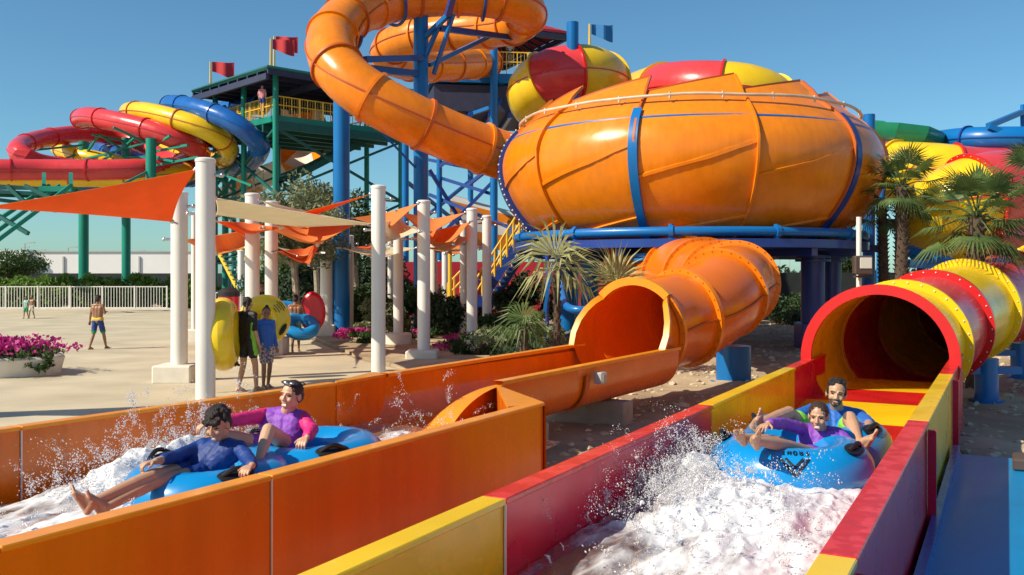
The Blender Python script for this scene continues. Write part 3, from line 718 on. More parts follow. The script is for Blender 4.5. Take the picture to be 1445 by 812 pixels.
# concrete blocks, junction box, saddles under the trough
for s, w in ((1.0,.15),(3.3,.1)):
    p, q = rims(s); c = (p+q)/2
    b = MB(); b.box((c.x+.12,c.y-.15,.14), (.30,1.35,.46), (td,tn,u_), bev=.02); tag(b.build('concrete_block', 'block', None, org=(c.x,c.y,0)), 'grey concrete block under the orange trough, %s' % ('nearer the runout corner' if s < 2 else 'nearer the tube mouth'), 'block', 'concrete blocks under the orange trough')
p = trough_pt(2.15, 0, 0, 0, .1); jb = thing('junction_box', p-u_*.2, 'small grey junction box on the near side of the orange trough', 'box')
m = MB(); m.box(p-u_*.16+tn*.07, (.15,.12,.15), (td,tn,u_), bev=.012); m.build('case', 'grey_box', jb)
m = MB(); m.box(p-u_*.16+tn*.135, (.11,.02,.11), (td,tn,u_), bev=.006); m.build('lid', 'concrete', jb)
for s in (1.95,):
    m = MB(); rows = []
    for j in range(9):
        p = trough_pt(s, .02+j*.045, 0, 0, .075); rows.append([p-td*.05, p+tn*.03-td*.05, p+tn*.03+td*.05, p+td*.05])
    m.grid(rows); m.build('strap_rib', 'orange_seam', osl)

# water in the orange run
HO = [(5.9,-5.45,.7,.45,.14),(4.6,-5.1,.7,.5,.12),(5.1,-5.9,.75,.33,.30),(7.6,-4.9,.4,.5,.08),(3.6,-5.3,.6,.5,.06)]
water('foaming_water', 'white foaming water in the orange run', -6.30, -3.90, .2, 8.3, lambda s: .53, HO, 'foam_orange', .09, lambda s,w,h: -.02+min(.32,h*2.6)+(.02 if s > 3 else -.02)-(.3 if s > 7.9 else 0)+(.04 if w < -5 else 0), 360, 160)
def emitO():
    c = random.choice(HO[:3]+[HO[2],HO[3]]); s = random.gauss(c[0], c[2]*.9); w = min(-3.95, max(-6.25, random.gauss(c[1], c[3]*.8))); s = max(.3,s); w = min(w, -5.55) if 4.0 < s < 6.6 else w
    hh = .60+sum(hump(s,w,*h) for h in HO); return L(s,w,hh+min(.75, random.expovariate(1/.10))), 0
droplets('water_spray', 'white droplets flying above the orange run around the boy and woman', strands(120, lambda: emitO()[0], .16, .25), 7000, (.0015,.0045), lambda: (random.gauss(0,1),random.gauss(0,1),1.))
splash('wave_splash', 'white splash beside the boy and the blue double tube in the orange run', [
    (L(5.3,-5.78,.62), u_*1.0-D2*.5-N2*.1, .16, 70, .32, .012), (L(4.9,-5.6,.62), u_*.75-D2*.7, .22, 80, .26, .013), (L(5.9,-5.75,.66), u_*.9, .18, 60, .22, .011),
    (L(4.2,-5.2,.56), u_*.55-D2*.9, .26, 70, .18, .012), (L(7.2,-4.45,.62), u_*.9+D2*.5+N2*.2, .12, 46, .24, .011), (L(3.6,-5.3,.55), u_*.5-D2*.8, .25, 50, .14, .011)])
def emitL():
    s = random.gauss(5.1,.55); w = min(-5.3, max(-6.28, random.gauss(-5.75,.25))); return L(s,w,.60+min(.6, random.expovariate(1/.13))), 0
droplets('water_spray', 'dense fine spray between the boy and the far orange wall', strands(220, lambda: emitL()[0]-u_*.08, .14, .50), 14000, (.0015,.0042), lambda: (random.gauss(0,1),random.gauss(0,1),1.))
def emitM():
    s = min(6.15, random.gauss(5.85,.45)); w = min(RI-.04, max(WI+.03, random.gauss(-1.95,.18))); return L(s,w,.72+min(.4, random.expovariate(1/.075))), 0
droplets('water_spray', 'dense fine spray on the left side of the FRONT ring', strands(200, lambda: emitM()[0]-u_*.05, .12, .34), 13000, (.0013,.0038), lambda: (random.gauss(0,1),random.gauss(0,1),1.))
# dry joint seals, pale vertical strips at wall joints
for p, o in ((G(383,671,ZO),-.004),):
    m = MB(); d_ = (nearpts[3]-nearpts[2]).normalized(); n_ = Vector((d_.y,-d_.x,0)); m.box(p+n_*.003+u_*(-.52), (.007,.008,1.0), (d_, n_, u_)); m.build('joint_seal', 'seal', osl, smooth=False)
m = MB(); d_ = (farpts[2]-farpts[1]).normalized(); n_ = Vector((d_.y,-d_.x,0)); m.box(farpts[1]+n_*.003+u_*(-.3), (.008,.012,.54), (d_, n_, u_)); m.build('joint_seal', 'seal', osl, smooth=False)
for s in lb[1:2]:
    m = MB(); m.box(L(s,WI+.004,.55), (.008,.010,.98), (D2,N2,u_)); m.build('joint_seal', 'seal', rs, smooth=False)

# ---------------------------------------------------------------- double tubes
STROKES = {'F':[[(0,0),(0,1)],[(0,1),(.6,1)],[(0,.55),(.5,.55)]], 'R':[[(0,0),(0,1)],[(0,1),(.5,1),(.62,.78),(.5,.52),(0,.5)],[(.3,.5),(.62,0)]],
 'O':[[(.15,0),(0,.2),(0,.8),(.15,1),(.5,1),(.65,.8),(.65,.2),(.5,0),(.15,0)]], 'N':[[(0,0),(0,1),(.6,0),(.6,1)]], 'T':[[(.3,0),(.3,1)],[(0,1),(.6,1)]]}
def ring_mesh(c, ax, rmaj, rmin, nu=64, nv=28, sq=1.0):
    X, Y, Z = ax; m = MB(); rows = []
    for i in range(nu+1):
        a = 2*math.pi*i/nu; rd = X*math.cos(a)+Y*math.sin(a); pk = 1-.012*abs(math.sin(a*16))
        rows.append([c+rd*(rmaj+rmin*pk*math.cos(2*math.pi*k/nv))+Z*rmin*pk*sq*math.sin(2*math.pi*k/nv) for k in range(nv+1)])
    m.grid(rows); return m
def torus_pt(c, ax, rmaj, rmin, a, b, off=.004):
    X, Y, Z = ax; rd = X*math.cos(a)+Y*math.sin(a); return c+rd*(rmaj+(rmin+off)*math.cos(b))+Z*(rmin+off)*math.sin(b)
def double_tube(name, c1, c2, label, mt, rmaj=.37, rmin=.205, front_mark=False, tilt=0):
    root = thing(name, c1-u_*rmin, label, 'double tube')
    d = (c1-c2).normalized(); sd = Vector((0,0,1)).cross(d).normalized(); up = d.cross(sd)   # d: front direction
    ax = (d, sd, up)
    for c in (c1, c2): ring_mesh(c, ax, rmaj, rmin).build('inflated_ring', mt, root, ang=80)
    m = MB(); m.lathe(Vector((0,0,0)), [(0,0),(.3,.0),(.36,.03)], 24)
    m.v = [tuple(c1-up*.14+d*v[0]+sd*v[1]+up*v[2]) for v in m.v]; m.build('seat_floor', mt, root)
    for c, ks in ((c1,(1,-1)),(c2,(1,-1))):
        for g in ks:
            a = g*R(78) if c is c1 else g*R(72); ctr = torus_pt(c, ax, rmaj, rmin, a, R(62), .0)
            nrm = (torus_pt(c, ax, rmaj, rmin, a, R(62), .1)-ctr).normalized(); tng = (d*-math.sin(a)+sd*math.cos(a)); bi = nrm.cross(tng)
            m = MB(); m.sph(ctr+nrm*.006, (.13,.06,.012), 18, 8, (tng, bi, nrm)); pts = [ctr+tng*(-.09+.18*i/10)+nrm*(.008+.045*math.sin(math.pi*i/10)) for i in range(11)]
            m.sweep(pts, .017, 8); m.build('handle', 'rubber', root)
    m = MB()    # welded seam round the outer side of the front ring
    m.sweep([torus_pt(c1, ax, rmaj, rmin, a, R(-22), .0) for a in np.linspace(0,2*math.pi,80)[:-1]], .004, 5, closed=True); m.build('welded_seam', mt, root)
    if front_mark:
        a0 = front_mark; b0 = R(54)
        def put(pts, wd, M):
            P_ = []
            for (x0,y0),(x1,y1) in zip(pts[:-1], pts[1:]):
                n = max(1, int(math.hypot(x1-x0,y1-y0)/.012)); P_ += [(x0+(x1-x0)*i/n, y0+(y1-y0)*i/n) for i in range(n)]
            P_.append(pts[-1]); rows = []
            for i, (x_, y_) in enumerate(P_):
                xa, ya = P_[max(0,i-1)]; xb, yb = P_[min(len(P_)-1,i+1)]; l = math.hypot(xb-xa,yb-ya) or 1; nx, ny = -(yb-ya)/l*wd/2, (xb-xa)/l*wd/2
                rows.append([torus_pt(c1, ax, rmaj, rmin, a0+(x_+g*nx)/(rmaj+rmin*.7), b0+(y_+g*ny)/rmin, .004) for g in (-1,1)])
            M.grid(rows)
        m = MB(); hgt = .040; x0 = 0.105       # letters read from the rider's side: upside down from the front
        for i, chx in enumerate('FRONT'):
            for st in STROKES[chx]: put([(x0-(i*.044+px*.85*hgt), .045-(-1)*0+(-(py*hgt))+.02) for px, py in st], .011, m)
        for k, (wv, yv) in enumerate(((.098,.012),(.062,.014))):
            put([(-wv,-.010-.0*k),(0,-.135+.055*k*1.0),(wv,-.010-.0*k)], .020, m)
        m.build('front_marking', 'ink', root)
    return root, ax
cR = L(7.05,-1.42,.765); cR2 = L(7.88,-1.38,.79)
rtA = double_tube('double_tube', cR, cR2, 'shiny blue double tube marked FRONT under the girl and the laughing man', 'tube_blue', front_mark=R(17), rmaj=.385, rmin=.205)
cL = L(4.75,-4.98,.68); cL2 = L(5.60,-4.80,.72)
ltA = double_tube('double_tube', cL, cL2, 'blue double tube carrying the boy and the woman down the orange run', 'tube_blue', rmaj=.40, rmin=.20)
# ---------------------------------------------------------------- the bowl
BC = Vector((5.45, 29.0, 0)); bowl = thing('slide_bowl', BC, 'huge round orange slide bowl with blue hoops on blue columns, towering over the tube mouth', 'slide bowl')
prof = [(2.2,2.75),(3.6,2.98),(4.55,3.34),(5.08,3.80),(5.52,4.42),(5.76,5.1),(5.75,5.65),(5.48,6.2),(4.99,6.66),(4.72,6.85)]
ps = spline([Vector((a,0,b)) for a, b in prof], .14)
def bsurf(th, u, off=0.):          # th from the camera side, to the right; u 0..1 bottom to top
    i = u*(len(ps)-1); k = min(int(i), len(ps)-2); f_ = i-k; p = ps[k].lerp(ps[k+1], f_); t = (ps[k+1]-ps[k]).normalized()
    n_ = Vector((t.z, 0, -t.x)); p = p+n_*off; return BC+Vector((math.sin(th)*p.x, -math.cos(th)*p.x, p.z))
TH0 = -84.5; NP = 12
for q in range(NP):
    a, b = R(TH0+q*30.6), R(TH0+(q+1)*30.6)
    if q == NP-1: b = R(TH0+360)
    rows = []; U = 40
    for i in range(13):
        f_ = i/12; th = a+(b-a)*f_; row = [bsurf(th, k/U, .0) for k in range(U+1)]
        # diagonal clapboard steps running up to the right across the panel
        for k in range(U+1):
            u = k/U; o = 0
            for (c0, c1) in ((.36,.47),(.64,.76)):
                lim = c0+(c1-c0)*f_
                if u > lim: o += .035
                if u < lim: o += .09*max(0, 1-(lim-u)/.16)*0
            row[k] = bsurf(th, u, o+.03*f_)
        hi = .12+.50*f_; row += [bsurf(th, 1, .09)+Vector((0,0,hi*.5))+Vector((-math.sin(th), math.cos(th),0))*hi*.35, bsurf(th, 1, .09)+Vector((0,0,hi))+Vector((-math.sin(th), math.cos(th),0))*hi*.9]
        rows.append(row)
    m = MB(); m.grid(rows); pn = m.build('bowl_panel', 'orange', bowl, ang=28)
    # rim edge and seam flange at the right-hand end
    m = MB(); e = rows[-1]; rw = []
    for k, p in enumerate(e):
        nrm = Vector((math.sin(b), -math.cos(b), 0)) if k > U//3 else Vector((math.sin(b), -math.cos(b), -.8)).normalized()
        tg = Vector((math.cos(b), math.sin(b), 0)); rw.append([p-tg*.03, p+nrm*.085-tg*.03, p+nrm*.085+tg*.03, p-nrm*.03+tg*.03])
    m.grid(rw); m.build('seam_flange', 'orange_seam' if q in (1,3) else 'orange', pn, ang=30)
    for (c0, c1) in ((.36,.47),(.64,.76)):
        m = MB(); rw = []
        for i in range(13):
            f_ = i/12; th = a+(b-a)*f_; u = c0+(c1-c0)*f_; rw.append([bsurf(th,u-.006,.0), bsurf(th,u-.004,.10), bsurf(th,u+.008,.10), bsurf(th,u+.012,.03)])
        m.grid(rw); m.build('diagonal_rib', 'orange', pn, ang=30)
    m = MB(); rw = [[r_[-1]+u_*.0, r_[-1]+u_*.05, r_[-1]+u_*.05+(BC-r_[-1])*Vector((1,1,0))*.02, r_[-1]+(BC-r_[-1])*Vector((1,1,0))*.02] for r_ in rows]; m.grid(rw); m.build('rim_edge', 'orange_seam', pn, ang=30)
# pipes round the top
def circ_pts(r, z, n=96, wob=0): return [BC+Vector((math.cos(2*math.pi*i/n)*r, math.sin(2*math.pi*i/n)*r, z+wob*noise.noise(Vector((i*.21,0,0))))) for i in range(n)]
m = MB(); m.sweep(circ_pts(5.20, 6.83, 96, .05), .042, 8, closed=True); m.build('water_hose', 'hose', bowl)
for i in range(0, 96, 4): p = circ_pts(5.20,6.83,96,.05)[i]; m = MB(); m.cyl(p-u_*.10, p+u_*.07, .035, n=6); m.build('hose_clamp', 'hose', bowl)
m = MB(); m.sweep(circ_pts(5.53, 6.22), .045, 8, closed=True); m.build('blue_hoop', 'blue', bowl)
def blue_band(thd, wid, mtl='blue', dark=False):
    th = R(thd); rw = []
    for k in range(0, 31):
        u = .10+.80*k/30; dt = wid/2/5.8; rw.append([bsurf(th-dt,u,.03), bsurf(th-dt,u,.17), bsurf(th+dt,u,.17), bsurf(th+dt,u,.03)])
    m = MB(); m.grid(rw); return m.build('blue_band', mtl, bowl, ang=30)
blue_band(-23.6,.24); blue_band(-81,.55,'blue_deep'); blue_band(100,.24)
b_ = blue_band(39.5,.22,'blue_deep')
for k in range(34):
    u = .10+.8*k/33; p = bsurf(R(-81+1.9), u, .18); m = MB(); m.sph(p, .030, 6, 4); m.build('bolt', 'seal', bowl)
m = MB(); m.lathe(BC, [(3.6,2.98),(2.5,2.5),(1.7,2.15),(0,2.05)], 40); m.build('drain_cone', 'orange_deep', bowl)
# ring beam, deck of beams and columns
m = MB(); m.sweep(circ_pts(5.30, 3.27, 72), .125, 12, closed=True); m.build('ring_pipe', 'blue', bowl)
m = MB(); m.lathe(BC, [(4.3,2.86),(5.42,2.86),(5.42,3.08),(4.3,3.08)], 48); m.v = m.v; m.build('ring_beam', 'blue_deep', bowl)
for i in range(12):
    a = R(TH0+10+i*30); p = BC+Vector((math.sin(a)*5.3, -math.cos(a)*5.3, 3.27)); m = MB(); m.cyl(p-u_*.19, p+u_*.19, .07, n=8); m.cyl(p-Vector((math.cos(a),math.sin(a),0))*.06, p+Vector((math.cos(a),math.sin(a),0))*.06, .17, n=14); m.build('pipe_flange', 'blue', bowl)
m = MB()
for i in range(6):
    a = math.pi*i/6; d_ = Vector((math.cos(a), math.sin(a), 0)); m.beam(BC+d_*5.2+u_*(2.74-.0*i+.003*i), BC-d_*5.2+u_*(2.74+.003*i), .22, .20)
m.build('floor_beams', 'blue_deep', bowl)
# crossing end beam that juts out at the right
m = MB(); m.beam((8.2,25.9,2.94),(11.3,28.6,2.94),.3,.22); m.build('outrigger_beam', 'blue_deep', bowl)
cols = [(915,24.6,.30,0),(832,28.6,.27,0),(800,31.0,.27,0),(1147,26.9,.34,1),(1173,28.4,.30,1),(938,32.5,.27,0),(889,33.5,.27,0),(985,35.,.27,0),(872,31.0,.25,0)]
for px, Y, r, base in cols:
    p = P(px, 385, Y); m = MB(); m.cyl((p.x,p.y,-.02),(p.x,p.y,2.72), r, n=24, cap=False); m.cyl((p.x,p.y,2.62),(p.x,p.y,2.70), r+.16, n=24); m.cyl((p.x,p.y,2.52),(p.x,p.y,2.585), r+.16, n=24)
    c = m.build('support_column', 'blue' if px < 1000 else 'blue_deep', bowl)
    if base: m = MB(); m.box((p.x,p.y,.36),(.86,.86,.76),bev=.03); m.build('column_base', 'blue_deep', c); 
p = P(1035, 500, 18.3); m = MB(); m.cyl((p.x,p.y,-.02),(p.x,p.y,.75),.34,n=24); m.cyl((p.x,p.y,.0),(p.x,p.y,.06),.46,n=24); m.build('tube_leg', 'blue', osl)
# blue water pipework left of the bowl
pw = thing('pipework', (1.6,23,0), 'low blue water pipe bending over small posts beside the drooping palm', 'pipe')
m = MB(); m.sweep(spline([P(790,400,24), P(797,428,23), P(806,436,22.5), P(822,438,22.3), P(850,438,22.6), P(872,440,24)], .15), .10, 12); m.build('pipe', 'blue', pw)
for px in (772,786,822,826,868):
    q = P(px, 438, 22.8+.02*(px-790)*.2); m = MB(); m.cyl((q.x,q.y,0),(q.x,q.y,q.z+(1.5 if px<790 else 0)),.05,n=8); m.build('post', 'blue_deep', pw)
m = MB(); m.beam(P(768,440,22.6),P(780,370,22.6),.07); m.build('brace', 'blue', pw)
# narrow stair below: blue treads, yellow rails, up to the left of the bowl
st = thing('metal_stair', P(700,420,36), 'blue metal stair with yellow handrails climbing between the pillars and the bowl', 'stair')
sa = P(672,432,36); sb = P(742,322,36); dv = (sb-sa); bk = Vector((.3,1,0)).normalized()*1.5
for i in range(17):
    p = sa+dv*(i/16); m = MB(); m.box(p+bk/2, (.34,1.5,.05), (Vector((dv.x,dv.y,0)).normalized(), bk.normalized(), u_)); m.build('tread', 'blue', st, smooth=False)
for o in (Vector((0,0,0)), bk):
    m = MB(); m.beam(sa+o-u_*.12, sb+o-u_*.12, .07, .34); m.build('stringer', 'blue_deep', st, smooth=False)
    for h in (.55,1.05): m = MB(); m.cyl(sa+o+u_*h, sb+o+u_*h, .045, n=8); m.build('handrail', 'rail_yellow', st)
    for i in range(9): p = sa+dv*(i/8)+o; m = MB(); m.cyl(p, p+u_*1.05, .05, n=8); m.build('rail_post', 'rail_yellow', st)
sb2 = thing('metal_stair', P(640,440,44), 'short yellow-railed blue stair half hidden behind the white pillars', 'stair')
sa, sb = P(632,432,42), P(668,395,42); dv = sb-sa
for i in range(9): m = MB(); m.box(sa+dv*i/8+bk/2, (.3,1.4,.05)); m.build('tread', 'blue', sb2, smooth=False)
for h in (.5,1.0): m = MB(); m.cyl(sa+u_*h, sb+u_*h, .05, n=8); m.build('handrail', 'rail_yellow', sb2)
for i in range(5): p = sa+dv*(i/4); m = MB(); m.cyl(p, p+u_, .05, n=8); m.build('rail_post', 'rail_yellow', sb2)
p = P(635,365,41); m = MB(); m.cyl((p.x,p.y,0),(p.x,p.y,3.2),.09,n=10); m.build('rail_post', 'rail_yellow', sb2)

# ---------------------------------------------------------------- white pillars with plinths
PIL = [ # px, width, top y, base y, plinth (w px, h px, round), label
 (290,27,225,563,None,'tallest white pillar at the front left, beside the woman holding the yellow ring'),
 (253,23,272,538,(54,24,0),'thick white pillar on a low white block, just left of the front pillar'),
 (274,8,300,483,(26,18,0),'slim white pillar between the two thick front left pillars'),
 (356,20,274,506,(40,24,0),'white pillar rising behind the child in the blue shirt'),
 (383,18,285,500,(44,24,0),'white pillar behind the blue-shirted child, with a cream square plinth'),
 (340,9,354,440,None,'thin far pillar with a small pale blue sign, behind the yellow rings'),
 (435,9,340,440,None,'thin far pillar with a small blue sign beside the pale trunked tree'),
 (461,18,338,476,(30,18,0),'white pillar touching the red upright tube'),
 (476,10,342,468,None,'narrow white pillar close behind the one by the red upright tube'),
 (493,12,333,474,None,'lone slim pillar over the pink flowers, left of the tall grey-white pillar'),
 (534,20,263,528,None,'tall shaded white pillar in the middle, standing in front of the orange run'),
 (519,8,345,447,(18,6,0),'thin distant pillar just left of the tall middle pillar'),
 (551,8,306,470,None,'slim pillar hugging the left of the pillar on the round plinth'),
 (562,14,301,488,(38,18,1),'white pillar standing on a round cream plinth'),
 (598,18,284,508,(44,14,0),'white pillar on a square plinth right behind the orange wall'),
 (612,10,345,470,None,'slim pillar right behind the pillar on the square plinth'),
 (628,9,342,447,None,'thinnest far pillar in front of the blue stair'),
 (654,10,312,481,None,'narrow pillar at the left of a close pair near the stair'),
 (666,15,295,500,None,'white pillar of the close pair nearest the flower bed'),
 (687,13,305,488,None,'rightmost white pillar, standing in front of the stair handrail')]
PT = {}
for px, wd, ty, by, pl_, lb_ in PIL:
    Y = F*EYE/(by-HY); Y = min(Y, 46); x = (px-CX)/F*Y; r = wd/2/F*Y; zt = EYE+(HY-ty)/F*Y
    g = thing('shade_pillar', (x,Y,0), lb_, 'pillar', 'white pillars carrying the shade sails'); z0 = 0
    if pl_:
        w_, h_ = pl_[0]/F*Y, pl_[1]/F*Y; m = MB(); z0 = h_*.9
        if pl_[2]: m.lathe((x,Y,0), [(w_/2,-.02),(w_/2,h_-.03),(w_/2-.03,h_)], 36)
        else: m.box((x-.03,Y,h_/2-.01), (w_,w_,h_+.02), bev=.03)
        m.build('plinth', 'plinth', g)
    m = MB(); m.lathe((x,Y,0), [(r,z0-.03),(r,zt-.02)], 32); m.v = m.v; m.build('shaft', 'white_paint', g)
    m = MB(); m.lathe((x,Y,0), [(r+.012,zt-.05),(r+.012,zt-.005),(r-.02,zt+.02),(0,zt+.03)], 32); m.build('cap_plate', 'white_paint', g)
    for dz, sg in ((.28,1),(.95,-1)):
        m = MB(); e = Vector((x+sg*(r+.13),Y-.02,zt-dz)); m.cyl((x+sg*r*.9,Y,zt-dz),e,.028,n=8); m.sph(e,.045,8,6); m.build('sail_bracket', 'steel', g)
    if px in (340,435): m = MB(); m.box((x,Y-r-.01,1.6 if px==340 else 1.7),(.26,.02,.5)); m.build('sign', 'sign_blue', g)
    PT[px] = (x,Y,zt,r)
# ---------------------------------------------------------------- shade sails
SN = [0]
def sail(c, sag, mt, label, n=16, curve=.10, posts=True):
    c = [P(*q) for q in c]; tri = len(c) == 3; m = MB(); rows = []
    cen = sum(c, Vector())/len(c)
    for i in range(n+1):
        row = []
        for j in range(n+1):
            u, v = i/n, j/n
            if tri: a, b, d_ = c; p = a.lerp(b, u).lerp(a.lerp(d_, u), v) if False else a+(b-a)*u*(1-v)+(d_-a)*u*v; bu, bv, bw = 1-u, u*(1-v), u*v; e = bu*bv+bv*bw+bw*bu; inn = 27*bu*bv*bw
            else:
                p = c[0].lerp(c[1],u).lerp(c[3].lerp(c[2],u),v); e = (u*(1-u)+v*(1-v)); inn = 16*u*(1-u)*v*(1-v)
            p = p.lerp(cen, curve*e*1.6*(1-inn*.5)) - u_*sag*inn; row.append(p)
        rows.append(row)
    m.grid(rows); m.grid([[p-u_*.008 for p in r_] for r_ in rows]); o = m.build('shade_sail', mt, None, org=cen, ang=60)
    tag(o, label, 'shade sail', 'fabric shade sails on the white pillars')
    for k, q in enumerate(c):      # edge hardware at each corner
        pass
    for q in c:
        m2 = MB(); d_ = (q-cen).normalized(); m2.cyl(q-d_*.05, q+d_*.16, .022, n=6); m2.sph(q,.045,8,6); m2.build('corner_shackle', 'steel', o)
    return o
sail([(-25,293,15.2),(277,239,16.6),(243,313,17.8)], .12, 'sail_orange', 'large dark orange triangular sail at the far left, pointing out of frame', curve=.17)
sail([(303,279,16.6),(305,303,20.),(425,321,23),(527,316,20.4)], .12, 'sail_cream', 'long cream sail running from the tallest pillar to the tall middle pillar', curve=.06)
sail([(404,306,24),(440,305,28),(523,274,20.8)], .05, 'sail_orange', 'narrow dark orange triangular sail pointing up to the tall middle pillar', curve=.10)
sail([(368,283,21),(430,318,24),(520,318,28),(450,302,27)], .1, 'sail_cream', 'cream sail sloping behind the narrow dark orange triangle')
sail([(303,312,21),(350,314,24),(396,322,21),(345,333,25)], .1, 'sail_orange', 'dark orange sail strip just below the long cream sail')
sail([(372,322,21.5),(425,312,27),(500,318,24),(448,346,20.5)], .30, 'sail_light', 'bright orange lens-shaped sail in front of the tall middle pillar')
sail([(300,333,22),(345,325,28),(352,346,27),(305,358,20)], .2, 'sail_light', 'bright orange sail right of the tallest pillar, above the yellow ring')
sail([(258,338,27),(300,334,34),(347,350,28),(300,362,24)], .2, 'sail_light', 'small orange sail low behind the tallest pillar')
sail([(302,345,30),(345,338,34),(346,347,30)], .05, 'sail_cream', 'small cream sail tucked under the orange ones')
sail([(390,355,24),(432,350,30),(454,342,22),(436,374,23)], .25, 'sail_orange', 'dark orange sail drooping low before the pale trunked tree')
sail([(390,349,25),(430,356,30),(452,357,26),(420,362,24)], .1, 'sail_cream', 'thin cream sail low before the pale trunked tree')
sail([(500,350,27),(523,345,32),(526,352,24)], .05, 'sail_orange', 'tiny dark orange sail just left of the tall middle pillar')
sail([(497,308,24),(546,300,30),(590,287,22),(548,324,24)], .2, 'sail_light', 'orange sail stretching up to the pillar on the square plinth')
sail([(564,299,26),(600,334,24.5),(657,300,25.5),(612,309,31)], .25, 'sail_light', 'orange sail hanging in a V between the right pillars')
sail([(572,338,24),(610,326,30),(662,314,24.5),(640,345,23)], .25, 'sail_light', 'orange sail below the V-shaped one, on the right')
sail([(527,314,21),(560,310,27),(592,327,22),(540,344,24)], .2, 'sail_cream', 'cream sail between the tall middle pillar and the square plinth pillar')
sail([(566,318,30),(600,320,34),(597,326,24),(572,324,24)], .1, 'sail_cream', 'small cream sail behind the V-shaped orange one')
sail([(600,340,25),(632,330,30),(664,336,25),(628,358,23)], .15, 'sail_cream', 'cream sail low between the right pillars')
sail([(480,350,30),(520,347,34),(588,350,29),(535,366,26)], .12, 'sail_cream', 'pale cream sail low behind the tall middle pillar')
sail([(600,350,33),(640,345,36),(676,352,33),(640,360,30)], .1, 'sail_light', 'orange sail low in front of the blue stair')
sail([(672,316,30),(690,310,34),(712,318,30)], .05, 'sail_light', 'little orange sail beside the rightmost pillar')

def wp(x, y, z): return (x/y*F+CX, HY+(EYE-z)/y*F, y)
sail([wp(-13.6,12.0,4.1),wp(-9.3,13.2,4.4),wp(-9.9,12.2,3.6)], .1, 'sail_orange', 'dark orange sail outside the left edge, shading the plaza beside the orange run', curve=.1)
sail([wp(-13.4,10.7,3.9),wp(-9.1,11.3,3.6),wp(-10.6,10.4,4.0)], .1, 'sail_cream', 'cream sail outside the left edge, shading the plaza beside the orange run', curve=.1)
for x_, y_ in ((-13.8,12.1),(-9.2,13.4),(-8.9,11.2)):
    g = thing('shade_pillar', (x_,y_,0), 'white pillar just outside the left edge, %s' % ('the far one' if y_ > 13 else 'the near one' if x_ > -10 else 'the outermost one'), 'pillar', 'white pillars carrying the shade sails')
    m = MB(); m.lathe((x_,y_,0), [(.15,-.02),(.15,4.4),(0,4.45)], 24); m.build('shaft', 'white_paint', g)
# ---------------------------------------------------------------- plants
def bush(px, py, Y, w, h, n, mt, label, name='bush', size=.07, petals=0, cat='bush', grp=None, dep=None, zb=0):
    p = P(px, py, Y); dep = dep or w*.6
    root = thing(name, (p.x,p.y,zb), label, cat, grp); m = MB(); leaves(m, (p.x,p.y,zb+h*.5), (w/2,dep/2,h*.52), n, size, max(8,int(w*5)), zmin=zb+.02); m.build('foliage', mt, root)
    m = MB()
    for k in range(7): a = random.uniform(0,6.28); m.cyl((p.x,p.y,zb-.02),(p.x+math.cos(a)*w*.3,p.y+math.sin(a)*dep*.3,zb+h*.6),.018,.006,6)
    m.build('stems', 'bark', root)
    if petals: m = MB(); leaves(m, (p.x,p.y-.05,zb+h*.62), (w/2,dep/2,h*.45), petals, size*.75, max(8,int(w*6)), shape=2.2); m.build('blossoms', 'petal', root)
def planter(px, py, label):
    c = G(px, py, 0); g = thing('flower_planter', c, label, 'planter'); m = MB(); n = 56; a_, b_ = 2.05, 1.15
    rows = [[(c.x+math.cos(2*math.pi*i/n)*(a_+o), c.y+math.sin(2*math.pi*i/n)*(b_+o), z) for i in range(n+1)] for o, z in ((-.1,-.02),(.0,.36),(-.05,.41),(-.17,.41),(-.22,.36),(-.22,.2))]
    m.grid(rows); m.build('basin', 'plinth', g); m = MB(); m.lathe((c.x,c.y,0), [(0,.34),(1.,.34)], 32); m.v = [(c.x+(v[0]-c.x)*1.85, c.y+(v[1]-c.y)*.95, v[2]) for v in m.v]; m.build('soil', 'bark', g)
    m = MB(); leaves(m, (c.x,c.y,.50), (2.15,1.2,.26), 5200, .06, 40, zmin=.25); m.build('foliage', 'leaf', g)
    m = MB(); leaves(m, (c.x,c.y-.02,.58), (2.15,1.22,.26), 3800, .048, 60, shape=2.2, zmin=.34); m.build('blossoms', 'petal', g)
    m = MB(); leaves(m, (c.x+1.75,c.y-.5,.36), (.40,.32,.28), 900, .055, 12); m.build('trailing_foliage', 'leaf', g)
planter(-46, 528, 'round cream planter overflowing with magenta petunias at the far left')
m = MB(); 
FB = [(505,487,'pink flower patch at the foot of the slim lone pillar',1.6,.5),(545,475,'pink flower patch behind the tall middle pillar',1.4,.55),(640,498,'pink flower patch behind the orange wall, right of the square plinth',1.6,.42),(672,493,'pink flower patch under the close pair of pillars',1.7,.45),(712,488,'pink flower patch at the right end of the bed',1.4,.42),(623,470,'pink and purple flower patch under the slim right pillars',1.3,.5),(600,480,'low pink flower patch between the two plinth pillars',1.2,.4)]
for px, py, lb_, w_, h_ in FB: Y = F*EYE/(py-HY); bush(px, py, Y, w_, h_, 1500, 'leaf', lb_, 'flower_patch', .055, 700, 'flowers', 'pink flower patches among the pillars')
